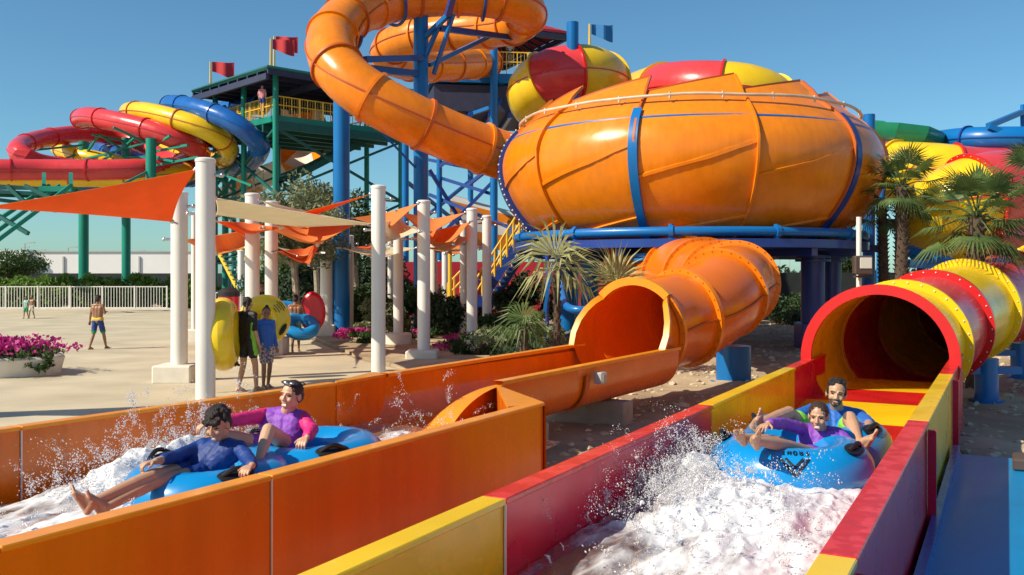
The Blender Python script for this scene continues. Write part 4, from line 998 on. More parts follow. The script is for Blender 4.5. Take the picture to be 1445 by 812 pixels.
GB = [(735,470,22.5,2.6,1.0,'leaf_olive','grey-green bush right of the rightmost pillar'),(770,478,20.5,2.2,.7,'leaf_dark','dark spiky bush in front of the blue pipe'),(705,455,27,2.2,1.2,'leaf','green bush under the stair'),(650,450,30,2.6,1.4,'leaf_dark','dark bush behind the close pair of pillars'),
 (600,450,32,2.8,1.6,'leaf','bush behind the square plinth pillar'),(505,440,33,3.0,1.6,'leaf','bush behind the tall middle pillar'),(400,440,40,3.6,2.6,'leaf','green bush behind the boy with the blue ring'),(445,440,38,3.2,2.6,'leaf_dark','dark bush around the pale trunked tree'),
 (545,450,30,2.2,1.2,'leaf_olive','grey-green bush beside the blue column foot'),(680,462,24,1.6,.7,'leaf','small bush between the right pillars'),(560,430,42,5.0,3.0,'leaf_dark','large dark shrub mass behind the middle pillars'),(750,425,34,3.0,2.0,'leaf_dark','dark shrub right of the stair foot'),(480,430,44,5.,3.2,'leaf_dark','large dark shrub left of the blue column')]
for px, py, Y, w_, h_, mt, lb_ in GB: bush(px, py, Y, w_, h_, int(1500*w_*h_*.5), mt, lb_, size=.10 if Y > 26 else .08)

def tree(px, Y, h, cr, n, mt, label, bark='bark_pale', size=.13, ht=.5):
    p = P(px, 385, Y); g = thing('tree', (p.x,p.y,0), label, 'tree'); m = MB(); top = Vector((p.x,p.y,h*ht))
    m.sweep(spline([(p.x,p.y,-.05),(p.x+.08,p.y,h*ht*.5),top],.3), [.13-.05*i/20 for i in range(len(spline([(p.x,p.y,-.05),(p.x+.08,p.y,h*ht*.5),top],.3)))], 8); tr = m.build('trunk', bark, g)
    for k in range(7):
        a = 6.28*k/7; e = top+Vector((math.cos(a)*cr*.6, math.sin(a)*cr*.6, h*.32*random.uniform(.6,1.2))); m = MB(); m.sweep([top-u_*.1, top.lerp(e,.5)+u_*.1, e], [.07,.045,.015], 6); m.build('limb', bark, tr)
    m = MB(); leaves(m, (p.x,p.y,h*.76), (cr,cr,h*.27), n, size, 26); m.build('crown', mt, g)
tree(415, 30, 4.9, 1.9, 9000, 'leaf_olive', 'grey-green olive-like tree with pale forked trunk behind the pillars', size=.085)
tree(445, 34, 5.6, 1.7, 6000, 'leaf_olive', 'taller olive-like tree just left of the thick blue column', size=.09)
tree(500, 36, 5.2, 1.2, 3500, 'leaf', 'dark green tree peeping right of the thick blue column', size=.09)
tree(380, 36, 5.0, 1.3, 3000, 'leaf_olive', 'small olive-like tree above the left pillars', size=.09)
tree(20, 62, 3.6, 2.2, 4500, 'leaf', 'round dark green tree behind the hedge at the far left', 'bark', .12, .35)
tree(1195, 70, 3.6, 1.6, 2500, 'leaf', 'small green tree far behind the floodlight pole', 'bark', .14, .35)

def palm_leaf(m, base, d, L_, nb, spread, blade, droop):
    """fan leaf: bent petiole with radiating blades"""
    d = d.normalized(); tip = base+d*L_-u_*droop*.3*L_
    x = d.cross(u_); x = x.normalized() if x.length > .1 else Vector((1,0,0)); up = x.cross(d)
    m.sweep([base, base.lerp(tip,.5)+u_*.05, tip], [.018,.014,.010], 5, cap=False)
    dd = (d-u_*droop*.5).normalized()
    for i in range(nb):
        a = spread*(i/(nb-1)-.5); v = (dd*math.cos(a)+x*math.sin(a)+up*.12*math.cos(a*1.5)).normalized(); l = blade*(1-.25*abs(a)/spread*2)*random.uniform(.85,1.1)
        w = v.cross(up).normalized()*blade*.028; e1 = tip+v*l*.55+up*.02; e2 = tip+v*l-u_*l*droop*.35
        m.add([tip, e1-w, e1+w+up*.008, e2], [(0,1,2),(1,3,2)])
def fan_palm(px, Yd, hz, label, nl=26, L_=.9, blade=.8, mt='leaf_palm', tr=.17, elev=(-.5,1.3), seed=1, lean=0, base_z=0, nb=26, droop=.5, skirt=0, px0=None):
    random.seed(seed); p = P(px, 385, Yd); g = thing('fan_palm', (p.x,p.y,base_z), label, 'palm tree'); top = Vector((p.x,p.y,hz)); b0 = Vector((p.x-lean,p.y,base_z-.05))
    pts = spline([b0, b0.lerp(top,.5)+Vector((lean*.1,0,0)), top], .12); m = MB(); m.sweep(pts, [tr*(1.15-.35*i/len(pts))*(1+.10*(i%2)) for i in range(len(pts))], 12)
    for i, q in enumerate(pts):
        for k in range(6):
            a = k*1.047+i*.6; o = Vector((math.cos(a),math.sin(a),0)); m.cyl(q+o*tr*.8, q+o*(tr*1.35)+u_*.07, .03, .008, 4)
    m.build('trunk', 'bark', g)
    for k in range(nl):
        a = k*2.399; el = elev[0]+(elev[1]-elev[0])*((k+.5)/nl); d = Vector((math.cos(a)*math.cos(el), math.sin(a)*math.cos(el), math.sin(el)))
        m = MB(); palm_leaf(m, top+u_*random.uniform(-.1,.1), d, L_*random.uniform(.7,1.1), nb, R(random.uniform(150,230)), blade*random.uniform(.8,1.1), droop*(1.2-.6*math.sin(max(0,el))))
        m.build('frond', mt, g, smooth=False)
    random.seed(seed+50)
fan_palm(1272, 25., 4.55, 'tall fan palm right of the bowl with drooping dark lower fronds', 26, .75, .75, seed=3, tr=.17, elev=(-.8,1.35))
fan_palm(1245, 27., 4.1, 'fan palm half hidden behind the bowl, with a thinner leaning trunk', 16, .7, .7, seed=4, tr=.14, elev=(-.8,1.0), lean=-.1)
fan_palm(1378, 17.5, 3.25, 'full fan palm standing over the red and yellow tube', 30, .75, .68, seed=9, tr=.16, elev=(-.7,1.35))
fan_palm(1462, 19, 4.1, 'fan palm cut by the right edge of the picture', 16, .7, .7, seed=12, elev=(-.6,1.3))
fan_palm(786, 19.5, 2.35, 'young palm with long yellowish drooping blades before the blue pipe', 9, .28, 1.15, 'leaf_dry', seed=21, tr=.07, elev=(-.2,1.5), nb=12, droop=1.2)
fan_palm(868, 19.5, 1.9, 'young pale palm with upright ragged blades behind the orange mouth', 6, .3, 1.05, 'leaf_dry', seed=25, tr=.07, elev=(.5,1.5), nb=14, droop=.5)
fan_palm(740, 19.0, 1.05, 'short palm with a dark stem and pale drooping crown above the flowers', 8, .22, .75, 'leaf_palm', seed=27, tr=.10, elev=(-.3,1.4), nb=16, droop=1.3)
# low dark hedge wall and screens at the back right
def wallthing(name, a, b, z, th, mt, label, cat='wall', z0=-.02):
    a = Vector(a); b = Vector(b); d = (b-a).normalized(); n_ = Vector((d.y,-d.x,0)); m = MB(); m.prism([a+u_*z0, a+n_*th+u_*z0, b+n_*th+u_*z0, b+u_*z0], (0,0,z-z0)); return tag(m.build(name, mt, None, org=(a+b)/2, smooth=False), label, cat)
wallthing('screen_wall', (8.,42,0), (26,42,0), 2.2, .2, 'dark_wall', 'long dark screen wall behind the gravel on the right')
for i, px in enumerate((1100,1130,1195,1222,1110,1205)): bush(px, 430, 38+i*.3, 3.2 if i < 4 else 2., 1.3 if i < 4 else 1.0, 1800, 'leaf_dark' if i%2 == 0 else 'leaf', ['dark bush left of the thick blue columns','bush against the dark wall beside the thick blue columns','dark bush below the floodlight','bush right of the floodlight pole foot','small dark bush under the bowl ring','small bush in front of the dark wall by the pole'][i])
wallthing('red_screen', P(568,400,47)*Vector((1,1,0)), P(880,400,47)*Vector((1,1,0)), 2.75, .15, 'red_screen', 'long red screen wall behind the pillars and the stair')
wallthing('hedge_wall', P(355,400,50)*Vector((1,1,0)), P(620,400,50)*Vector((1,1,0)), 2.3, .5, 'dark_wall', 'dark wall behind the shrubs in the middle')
# floodlight
p = P(1212, 385, 21.5); g = thing('floodlight', (p.x,p.y,0), 'square floodlight on a slim white pole beside the palms', 'floodlight')
m = MB(); m.cyl((p.x,p.y,-.02),(p.x,p.y,3.5),.06,n=12); m.build('pole', 'white_paint', g)
c = Vector((p.x,p.y-.22,2.37)); m = MB(); m.box(c, (.42,.2,.44), bev=.03); m.box(c+Vector((0,.03,-.26)),(.36,.1,.05)); m.build('housing', 'lamp_box', g); m = MB(); m.box(c+Vector((.04,-.105,.05)), (.27,.02,.25), bev=.005); m.build('lens', 'lamp_glass', g)
m = MB(); m.beam(c+Vector((0,.08,-.2)), (p.x,p.y,2.1), .05); m.build('bracket', 'lamp_box', g)
# ---------------------------------------------------------------- white railing, hedge, long white building
fx0, fx1, fy = -36., -20.6, 55.
g = thing('railing', ((fx0+fx1)/2,fy,0), 'white upright-bar metal railing in front of the green hedge', 'railing')
for z in (.10,1.36): m = MB(); m.box(((fx0+fx1)/2,fy,z),(fx1-fx0,.05,.06)); m.build('rail', 'white_paint', g, smooth=False)
n_ = int((fx1-fx0)/.17); m = MB()
for i in range(n_): m.box((fx0+i*.17,fy,.72),(.032,.032,1.25))
tag(m.build('bars', 'white_paint', g, smooth=False), None, None, None, 'stuff')
for i in range(9): m = MB(); m.box((fx0+(fx1-fx0)*i/8,fy-.01,.7),(.085,.085,1.42)); m.build('post', 'white_paint', g, smooth=False)
m = MB(); m.box(((fx0+fx1)/2,fy+.1,.03),(fx1-fx0+1,.5,.12)); m.build('kerb', 'plinth', g, smooth=False)
g = thing('railing', (-13.,46,0), 'short grey railing behind the yellow rings', 'railing')
for z in (.1,1.2): m = MB(); m.box((-13.9,46,z),(4,.05,.05)); m.build('rail', 'white_paint', g, smooth=False)
for i in range(20): m = MB(); m.box((-15.8+i*.2,46,.65),(.04,.04,1.1)); m.build('bar', 'white_paint', g, smooth=False)
m = MB()
for k in range(15): leaves(m, (-38+k*1.32, 57.2, .98), (1.3,1.0,1.05), 1800, .17, 24, zmin=0)
tag(m.build('hedge', 'leaf_hedge', None, org=(-28,57,0)), 'bright green clipped hedge behind the white railing', 'hedge', None, 'stuff')
m = MB(); m.box((-60,130,1.05),(110,1,2.1)); tag(m.build('dark_fence', 'dark_wall', None, org=(-60,130,0), smooth=False), 'dark boundary strip at the foot of the long white building', 'fence')
b = thing('warehouse', (-70,170,0), 'long low white building across the left horizon', 'building')
def xz(px, Y): return (px-CX)/F*Y
m = MB(); x0, x1 = xz(46,170), xz(275,170); m.box(((x0+x1)/2,172,3.0),(x1-x0,4,6.1)); m.build('wall', 'render_white', b, smooth=False)
m = MB(); x2 = xz(-120,170); m.box(((x0+x2)/2-.2,171,3.1),(x0-x2,6,6.3)); m.build('end_wall', 'render_white', b, smooth=False)
for px in (90,197): m = MB(); m.box((xz(px,170),169.9,2.8),(.28,.3,4.8)); m.build('downpipe', 'grey_box', b, smooth=False)
m = MB(); m.box(((x0+x1)/2,170,6.1),(x1-x0,.5,.15)); m.build('parapet', 'grey_box', b, smooth=False)
sl_ = None
for i, (px, ty) in enumerate(((35,344),(51,354),(96,350),(88,357),(127,357),(163,359),(193,355),(30,350),(1100,352),(1114,345))):
    p = P(px, 385, 200+i*6); h = EYE+(HY-ty)/F*p.y
    if sl_ is None:
        sl_ = thing('street_lamp', (p.x,p.y,0), 'far street lamp over the long white building, leftmost tall one', 'street lamp', 'distant street lamps on the horizon')
        m = MB(); m.cyl((p.x,p.y,0),(p.x,p.y,h),.16,.10,6); m.build('pole', 'grey_box', sl_); m = MB(); m.beam((p.x,p.y,h),(p.x+1.6,p.y,h+.2),.14); m.box((p.x+1.7,p.y,h+.2),(.9,.4,.2)); m.build('lamp_head', 'grey_box', sl_); h0 = h
    else: r_ = dup(sl_, (p.x,p.y,0), 'far street lamp on the horizon, %s' % ['','just left of the leftmost round tree top','above the middle of the white building','left of the first green column','between the two green columns, low one','right between the green columns','right of the second green column','beside the leftmost tall one','under the bowl seen left of its thick columns','under the bowl beside the thick columns'][i]); r_.scale = (1,1,h/h0)
# ---------------------------------------------------------------- far towers and slides
def lattice(root, pts, w, mt, part='brace'):
    for a, b in pts: m = MB(); m.beam(a, b, w); m.build(part, mt, root, smooth=False)
def colm(root, px, Y, w, ty, mt, part='column', by=None):
    p = P(px, 385, Y); zt = EYE+(HY-ty)/F*Y; m = MB(); m.cyl((p.x,p.y,-.05),(p.x,p.y,zt), w/2/F*Y, n=20); return m.build(part, mt, root)
def railing(root, a, b, h=1.1, step=.5, mt='rail_yellow', part='railing'):
    a = Vector(a); b = Vector(b); m = MB(); n = max(2,int((b-a).length/step))
    for hh in (h, h*.55): m.beam(a+u_*hh, b+u_*hh, .06)
    for i in range(n+1): p = a.lerp(b,i/n); m.beam(p, p+u_*h, .05 if i%3 else .11)
    for i in range(n*3): p = a.lerp(b,i/n/3); m.beam(p+u_*.1, p+u_*h, .018)
    m.build(part, mt, root, smooth=False)
# green tower
gt = thing('slide_tower', P(400,385,56), 'green steel slide tower with flat dark roof and yellow railings at the upper left', 'tower')
NR = Vector((-13.8,52,13.75)); LR = NR+Vector((-6.6,6.9,0)); RR = NR+Vector((7.6,7.0,0)); BR = LR+(RR-NR)
m = MB(); m.prism([NR,LR,BR,RR], (0,0,.14)); m.build('roof', ['roof_blue'], gt, smooth=False)
m = MB(); e1 = (LR-NR); e2 = (RR-NR)
for i in range(9): m.beam(NR+e1*i/8-u_*.18, RR+e1*i/8-u_*.18, .14, .3)
for i in range(4): m.beam(NR+e2*i/3-u_*.45, LR+e2*i/3-u_*.45, .2, .35)
m.build('roof_trusses', 'roof_dark', gt, smooth=False)
m = MB()
pe = [LR,NR,RR]
m.sweep([LR+u_*.05, NR+u_*.05, RR+u_*.05], .13, 4)
m.build('eave_edge', 'green_dark', gt, smooth=False)
DZ = 11.0; c0 = NR*Vector((1,1,0))+(e1+e2)*.10+u_*DZ; d1 = e1*.80; d2 = e2*.86
m = MB(); m.prism([c0,c0+d1,c0+d1+d2,c0+d2],(0,0,.35)); m.build('deck', 'green', gt, smooth=False)
m = MB()
for i in range(6): m.beam(c0+d1*i/5-u_*.25, c0+d1*i/5+d2-u_*.25, .18, .45)
m.build('deck_beams', 'green_dark', gt, smooth=False)
dk = u_*.35
railing(gt, c0+dk, c0+d1+dk); railing(gt, c0+dk, c0+d2+dk); railing(gt, c0+d1+dk, c0+d1+d2+dk); railing(gt, c0+d2+dk, c0+d1+d2+dk)
ex = c0+d2*1.0; m = MB(); e2n = e2.normalized(); m.prism([ex, ex+d1*.35, ex+d1*.35+e2n*1.6, ex+e2n*1.6],(0,0,.3)); m.build('side_deck', 'green', gt, smooth=False); railing(gt, ex+dk, ex+e2n*1.6+dk)
for i, j in ((0,0),(1,0),(0,1),(1,1),(.5,0),(0,.5),(.5,1),(1,.5)):
    p = c0+d1*i+d2*j; m = MB(); m.cyl((p.x,p.y,-.05),(p.x,p.y,13.7), .17, n=14); m.build('column', 'green', gt)
for z in (2.8,6.8):
    for a, b in ((c0,c0+d1),(c0,c0+d2),(c0+d1,c0+d1+d2)):
        A = a*Vector((1,1,0))+u_*z; B = b*Vector((1,1,0))+u_*z; lattice(gt, [(A,B),(A,B+u_*3.8),(B,A+u_*3.8)], .14, 'green_dark')
for k in range(3):       # zigzag stairs
    y_ = c0+d2*.15+d1*.2; a = y_*Vector((1,1,0))+d2*.05+u_*(1.2+3.3*k); b = y_*Vector((1,1,0))+d2*.75+u_*(1.2+3.3*(k+1))
    if k%2: a, b = Vector((b.x,b.y,a.z)), Vector((a.x,a.y,b.z))
    m = MB(); 
    for o in (0,1.4): m.beam(a+e1.normalized()*o, b+e1.normalized()*o, .1, .35)
    for i in range(14): m.box(a.lerp(b,i/13)+e1.normalized()*.7, (.4,1.2,.05), (e2n,e1.normalized(),u_))
    m.build('stair_flight', 'green_dark', gt, smooth=False)
# flags
def flag(px, Y, py0, py1, mt, label, d=1):
    a = P(px, py1, Y); b = P(px, py0, Y); g = thing('flag', a, label, 'flag'); m = MB(); m.cyl(a,b,.07,.05,8); m.build('pole', 'rail_yellow', g)
    rows = [[b+Vector((.1+i*.13*Y/50, .12*math.sin(i*.9), -.05-j*.13*Y/50+.05*math.sin(i*.7+.5)-.012*i*j)) for j in range(5)] for i in range(10 if (len(label)) else 1)]
    m = MB(); m.grid(rows); m.grid([[p+Vector((0,.02,0)) for p in r_] for r_ in rows]); m.build('cloth', mt, g)
flag(382, 56, 55, 95, 'flag_red', 'red double-tailed flag on the higher pole above the green tower'); flag(387, 58, 51, 97, 'flag_red', 'red flag partly behind the higher flag on the green tower')
flag(297, 58, 87, 118, 'flag_red', 'red flag flying lower, on the left corner of the green tower roof'); flag(832, 50, 34, 64, 'flag_blue', 'blue flag beside the tall blue column behind the bowl')
# three helix tubes, far left
def helix(name, label, pts, r, mt, nseg, fl):
    pp = smoothpath(spline([P(*q) for q in pts], .5), 3); g = thing(name, pp[len(pp)//2]*Vector((1,1,0)), label, 'water slide'); tube_slide(g, pp, r, [mt], nseg, fl, n=18, fw=.06, seam=fl[0]); return g
rh = helix('tube_slide', 'red tube slide looping at the far left', [(300,195,62),(262,182,66),(200,176,68),(140,172,66),(114,170,61),(125,165,57.5),(165,172,55.5),(215,184,54.5),(258,200,54.5),(283,215,57),(268,229,61),(235,225,66),(180,196,69),(120,189,67),(65,195,63),(30,206,59),(27,217,56.5),(50,230,57),(110,238,62),(170,240,67),(215,237,68),(255,228,66),(265,233,60),(225,238,56),(150,240,54.5),(60,240,54),(0,240,53),(-90,241,52)], .62, 'red_wash', 26, ['red'])
yh = helix('tube_slide', 'yellow tube slide looping between the red and the blue one', [(330,175,66),(290,165,68),(230,160,67),(190,160,61),(183,158,57.5),(205,158,55.8),(240,166,54.5),(285,180,54),(318,200,55),(322,217,57),(300,226,61),(250,215,67),(200,195,71),(150,186,73),(100,190,72),(82,205,69),(90,213,66),(120,222,64),(160,230,64),(230,240,64),(268,243,58),(200,250,55.5),(100,250,55),(0,249,54),(-90,249,53)], .60, 'yellow', 26, ['orange_seam'])
bh = helix('tube_slide', 'dark blue tube slide looping nearest the green tower', [(368,148,58),(335,152,61),(300,158,65),(262,156,66),(243,153,62),(241,148,58),(262,150,55.5),(300,160,54),(335,175,53.5),(362,198,54),(366,215,56),(350,230,58.5),(320,237,61),(270,232,66),(210,215,70),(160,200,73),(135,200,75),(140,212,71),(180,222,66),(230,240,63),(272,250,59),(200,255,56.5),(100,255,56),(0,254,55),(-90,254,54)], .60, 'blue_tube', 26, ['blue_tube'])
sp = thing('slide_supports', P(180,385,62), 'green columns and braces carrying the three looping tube slides', 'supports')
for px, Y, w_, ty in ((118,64,13.5,200),(178,64,12,195),(285,56,8,225),(318,62,9,150),(330,66,7,210)): colm(sp, px, Y, w_, ty, 'green')
m = MB(); m.cyl(P(213,196,54), P(213,302,54), 7/F*54, n=20); m.build('column', 'green', sp); lattice(sp, [(P(213,298,54),P(178,298,63.5)),(P(213,262,54),P(178,290,63.5))], .3, 'green')
for px, py, Y, qx, qy in ((118,230,63,60,222),(118,225,63,160,215),(178,200,63,130,190),(178,210,63,240,190),(213,205,55,160,180),(213,215,55,265,205),(213,235,55,280,222),(213,240,54,170,262),(178,230,63,230,262),(118,250,64,160,225),(213,200,56,300,180),(240,195,60,300,175),(285,228,57,330,215),(118,205,63,40,213),(285,160,60,318,150),(285,235,56,355,262),(118,215,64,60,235),(118,222,64,140,190),(178,215,63,140,190),(178,222,63,225,222),(178,205,63,205,182),(213,210,55,240,192),(213,222,55,245,228),(213,200,56,185,172),(118,250,63,213,246),(130,236,63,178,205),(285,240,58,318,205),(318,205,60,352,182),(330,270,60,300,245),(330,280,62,360,240),(285,290,60,325,235),(325,290,61,285,235)):
    lattice(sp, [(P(px,py,Y),P(qx,qy,Y-1.5))], .13, 'green')
tr_ = thing('slide_supports', P(30,385,50), 'sloping green truss descending out of frame at the far left', 'supports')
for a, b in (((100,262,50),(-20,352,47)),((84,262,51),(-20,338,48)),((70,262,52),(-20,322,49)),((-20,262,50),(110,270,51)),((-20,270,50),(104,276,51)),((-20,280,50),(60,290,51)),((100,262,50),(100,246,52)),((62,262,51),(62,246,53)),((-20,275,50),(80,278,52)),((10,262,50),(50,300,50)),((35,262,50),(72,280,50)),((-10,300,49),(40,330,48.5)),((78,270,51),(78,300,51))):
    lattice(tr_, [(P(*a),P(*b))], .2, 'green_dark' if a[0] < 60 else 'green', 'beam')
p = P(85,268,51); m = MB(); m.box(p,(1.8,1.2,.3)); m.build('bracket', 'green', tr_)
# orange and white striped open flume behind the green tower
def stripe(name, label, pts, rad, c1, c2, half=R(85), n=18, seg=3, upf=1, org=None):
    pp = spline([P(*q) for q in pts], .6); g = thing(name, pp[0]*Vector((1,1,0)), label, 'water slide'); i = 0; k = 0
    while i < len(pp)-1:
        j = min(len(pp)-1, i+seg); m = MB(); rows = []
        for q in range(i, j+1):
            t, sd, up = frame(pp, q); rows.append([pp[q]+sd*math.sin(a)*rad-up*math.cos(a)*rad*upf for a in np.linspace(-half,half,n)])
        m.grid(rows); m.grid([[p-Vector((0,0,.04)) for p in r_] for r_ in rows]); m.build('flume_section', (c1,c2)[k%2], g); i = j; k += 1
    return g
stripe('open_slide', 'orange and white striped open flume sloping behind the green tower', [(300,285,72),(335,262,70),(375,238,68),(415,215,68),(450,200,68),(490,170,66)], 1.3, 'orange', 'stripe_white')
g = thing('striped_funnel', P(430,385,70), 'orange and white funnel end glimpsed through the green tower frame', 'water slide')
for k in range(6):
    a0, a1 = R(60*k), R(60*k+60); c = P(422,190,64); m = MB(); rows = [[c+Vector((math.cos(a)*r*.9, (2.3-r)*1.2, math.sin(a)*r)) for a in np.linspace(a0,a1,8)] for r in (.3,.9,1.5,2.0,2.3)]; m.grid(rows); m.grid([[p+Vector((0,.05,0)) for p in q] for q in rows]); m.build('funnel_panel', 'orange' if k%2 else 'stripe_white', g)
# rails of the queue stair behind (brown)
g = thing('handrail', P(345,385,60), 'row of brown handrail posts sloping under the striped flume', 'railing')
railing(g, P(315,300,60), P(372,262,60), 1.0, .7, 'hose', 'rail_run')
g = thing('metal_stair', P(325,400,48), 'yellow-sided dark stair seen just right of the tallest pillar', 'stair')
a, b = P(305,350,48), P(335,408,46); m = MB()
for o in (0,1.2): m.beam(a+Vector((o,0,0)), b+Vector((o,0,0)), .08, .22)
m.build('stringer', 'rail_yellow', g, smooth=False); m = MB()
for i in range(10): m.box(a.lerp(b,i/9)+Vector((.6,0,0)),(1.1,.4,.06))
m.build('treads', 'green_dark', g, smooth=False)
for h in (.6,1.1): m = MB(); m.beam(a+u_*h+Vector((1.2,0,0)), b+u_*h+Vector((1.2,0,0)), .07); m.build('handrail', 'rail_yellow', g, smooth=False)
# ---------------------------------------------------------------- blue tower with red roof
bt = thing('slide_tower', P(680,385,52), 'blue steel slide tower with red roof and yellow railings behind the orange loop', 'tower')
Z2 = 15.6
A = P(545,42,54); B = P(800,66,47); C_ = P(760,30,60); D_ = P(600,12,58)
A = Vector((-6.6,50,16.1)); B = Vector((2.9,47.5,14.9+.0)); 
rz = 15.3; rp = [Vector((-6.6,55,rz)), Vector((-2.6,48,rz)), Vector((3.0,50.5,rz)), Vector((-.5,58,rz))]; apex = sum(rp,Vector())/4+u_*1.9
m = MB(); 
for i in range(4): m.prism([rp[i], rp[(i+1)%4], apex], (0,0,.14))
m.build('roof', 'roof_red', bt, smooth=False)
m = MB()
for i in range(4):
    for t in np.linspace(0,1,9): m.beam(rp[i].lerp(rp[(i+1)%4],t)-u_*.12, apex-u_*.25, .08, .16)
    m.beam(rp[i]-u_*.22, rp[(i+1)%4]-u_*.22, .18, .3)
m.build('roof_trusses', 'roof_dark', bt, smooth=False)
dp = [Vector((-5.6,55,12.3)), Vector((-4.3,48.6,12.3)), Vector((2.0,49.4,12.3)), Vector((1.5,56.5,12.3))]
m = MB(); m.prism(dp,(0,0,.5)); m.build('deck', 'blue', bt, smooth=False)
m = MB(); m.prism([p+(sum(dp,Vector())/4-p)*.06-u_*1.5 for p in dp],(0,0,1.4)); m.build('deck_truss', 'roof_dark', bt, smooth=False)
for i in range(4): railing(bt, dp[i]+u_*.5, dp[(i+1)%4]+u_*.5, 1.15, .55)
for i in range(7): m = MB(); m.beam(dp[0].lerp(dp[3],i/6)-u_*1.7, dp[1].lerp(dp[2],i/6)-u_*1.7, .2, .3); m.build('floor_beam', 'blue_deep', bt, smooth=False)
for px, Y, w_, ty in ((697,48,11,66),(572,50,10,150),(750,56,9,70),(664,56,8,70),(620,49.5,8,100)): colm(bt, px, Y, w_, ty, 'blue')
lat = [((620,235,49),(697,180,48)),((697,150,48),(640,170,50)),((572,190,50),(640,135,50)),((601,245,50),(697,275,48)),((601,225,50),(700,245,48)),((606,275,50),(740,330,47)),((700,230,48),(660,262,49)),((572,255,50),(664,330,55)),((664,255,55),(572,330,50)),((697,110,48),(750,150,55)),((697,150,48),(745,110,55)),((620,150,49),(664,180,56)),((640,200,49),(700,170,48)),((610,345,48),(697,255,48)),((606,240,49),(664,335,50))]
for a, b in lat: lattice(bt, [(P(*a),P(*b))], .17, 'blue_deep' if a[1] > 200 else 'blue')
for k in range(3):
    a = P(640+8*k,150+30*k,52); b = P(690,130+30*k,53); m = MB(); m.beam(a,b,.3,.3); 
    for i in range(10): m.box(a.lerp(b,i/9)+Vector((0,.7,0)),(.3,1.3,.05))
    m.build('stair_flight', 'blue_deep', bt, smooth=False)
# orange spiral tube from the tower to the bowl
loop = [(760,95,47),(740,62,46),(700,45,46.5),(640,48,46),(580,62,44),(545,82,42),(548,95,40),(600,105,39.5),(660,100,39),(715,80,37.5),(745,50,35.5),(742,12,33),(700,-12,32),(620,-5,31),(545,-3,30),(490,15,29),(463,50,28.5),(468,95,28.5),(505,130,29),(545,155,29.5),(600,180,30),(655,200,29.5),(705,220,29.2),(760,235,28.8)]
loop = [(700,90,50),(735,75,49),(748,55,47.5),(715,45,45.5),(660,46,44),(600,55,43),(560,68,42.5),(548,82,43.5),(580,90,46),(660,85,47),(735,60,44),(757,38,38),(742,12,34),(695,-2,32),(620,-4,31),(550,-2,30),(497,14,29),(470,45,28.5),(475,85,28.5),(510,122,29),(555,150,29.4),(610,178,29.8),(660,200,29.6),(705,218,29.2),(760,235,28.8)]
lp = smoothpath(spline([P(*q) for q in loop], .3), 6)
loop = [(690,88,49),(640,92,46),(585,92,43.8),(552,84,42),(545,70,40.5),(575,54,39.5),(635,45,38.5),(700,40,37.2),(738,30,35.4),(742,8,33.8),(695,-6,33.4),(620,-8,33.2),(550,0,32.4),(493,22,30.9),(466,55,29.1),(472,94,27.9),(507,128,27.4),(555,156,27.5),(612,183,28),(665,205,28.6),(710,220,29.2),(760,235,29.4)]
lp = smoothpath(spline([P(*q) for q in loop], .3), 8)
ot = thing('tube_slide', P(480,385,30)*Vector((1,1,0)), 'glossy orange tube slide spiralling high in the air down into the left of the bowl', 'water slide')
tube_slide(ot, lp, .77, ['orange'], 22, ['orange_seam','orange'], n=34, fw=.07)
os_ = thing('slide_supports', P(594,385,33)*Vector((1,1,0)), 'two thick blue columns with bracket arms under the orange spiral tube', 'supports')
c1 = colm(os_, 594, 33, 21, 22, 'blue'); c2 = colm(os_, 482, 31.5, 23, 128, 'blue')
for a, b, w_ in (((594,58,33),(632,22,32),.16),((632,22,32),(640,-8,31.5),.2),((594,95,33),(618,40,32.5),.13),((620,40,32.6),(733,55,36),.20),((606,92,33.2),(690,52,36),.15),((600,82,33),(515,84,30),.20),((594,105,33),(457,90,29.5),.22),((594,150,33),(508,100,29.8),.17),((594,172,33),(549,187,30),.2),((606,165,33),(662,224,31),.17),((640,20,32),(612,105,33),.12),((494,140,31),(594,245,33),.06),((563,185,31),(586,210,33),.13)):
    m = MB(); m.beam(P(*a),P(*b),w_); m.build('bracket_arm', 'blue' if w_ < .2 else 'blue_deep', os_, smooth=False)
for k, px_ in enumerate((468, 733)):
    pass
for idx in (.66,.76,.56):      # curved cradle straps under the tube
    i = int(idx*len(lp)); t, sd, up = frame(lp, i); m = MB(); m.sweep([lp[i]+sd*math.cos(a)*.88-up*math.sin(a)*.88 for a in np.linspace(R(10),R(170),16)], .06, 6); m.build('cradle', 'blue_deep', os_)
# tall blue column behind the bowl and its neighbour
tc = thing('slide_supports', P(808,385,37)*Vector((1,1,0)), 'tall blue column rising between the red and yellow tube humps', 'supports'); colm(tc, 808, 37.5, 17, 32, 'blue')
# red and yellow family tube behind the bowl
fam = [(800,165,44),(766,152,41),(752,130,39),(766,112,38.2),(800,104,38),(834,105,38.6),(856,122,41),(852,142,44.5),(866,142,47.5),(893,138,47),(920,131,43.5),(955,126,40.5),(1005,126,39.2),(1055,131,39),(1095,150,40),(1140,200,43),(1200,232,42),(1260,240,39),(1320,243,38),(1380,250,38),(1460,250,39),(1560,265,41)]
fp = smoothpath(spline([P(*q) for q in fam], .35), 4)
fg = thing('tube_slide', P(900,385,38)*Vector((1,1,0)), 'wide red and yellow striped tube slide humping over behind the bowl', 'water slide')
def near(px, lo, hi):      # path index whose projection is nearest to px inside a fraction range
    n = len(fp); c = range(int(lo*n), int(hi*n)); return min(c, key=lambda i: abs((fp[i].x/fp[i].y*F+CX)-px))/(n-1)
n_ = len(fp); pxs = [fp[i].x/fp[i].y*F+CX for i in range(n_)]; im = min(range(n_//4), key=lambda i: pxs[i])
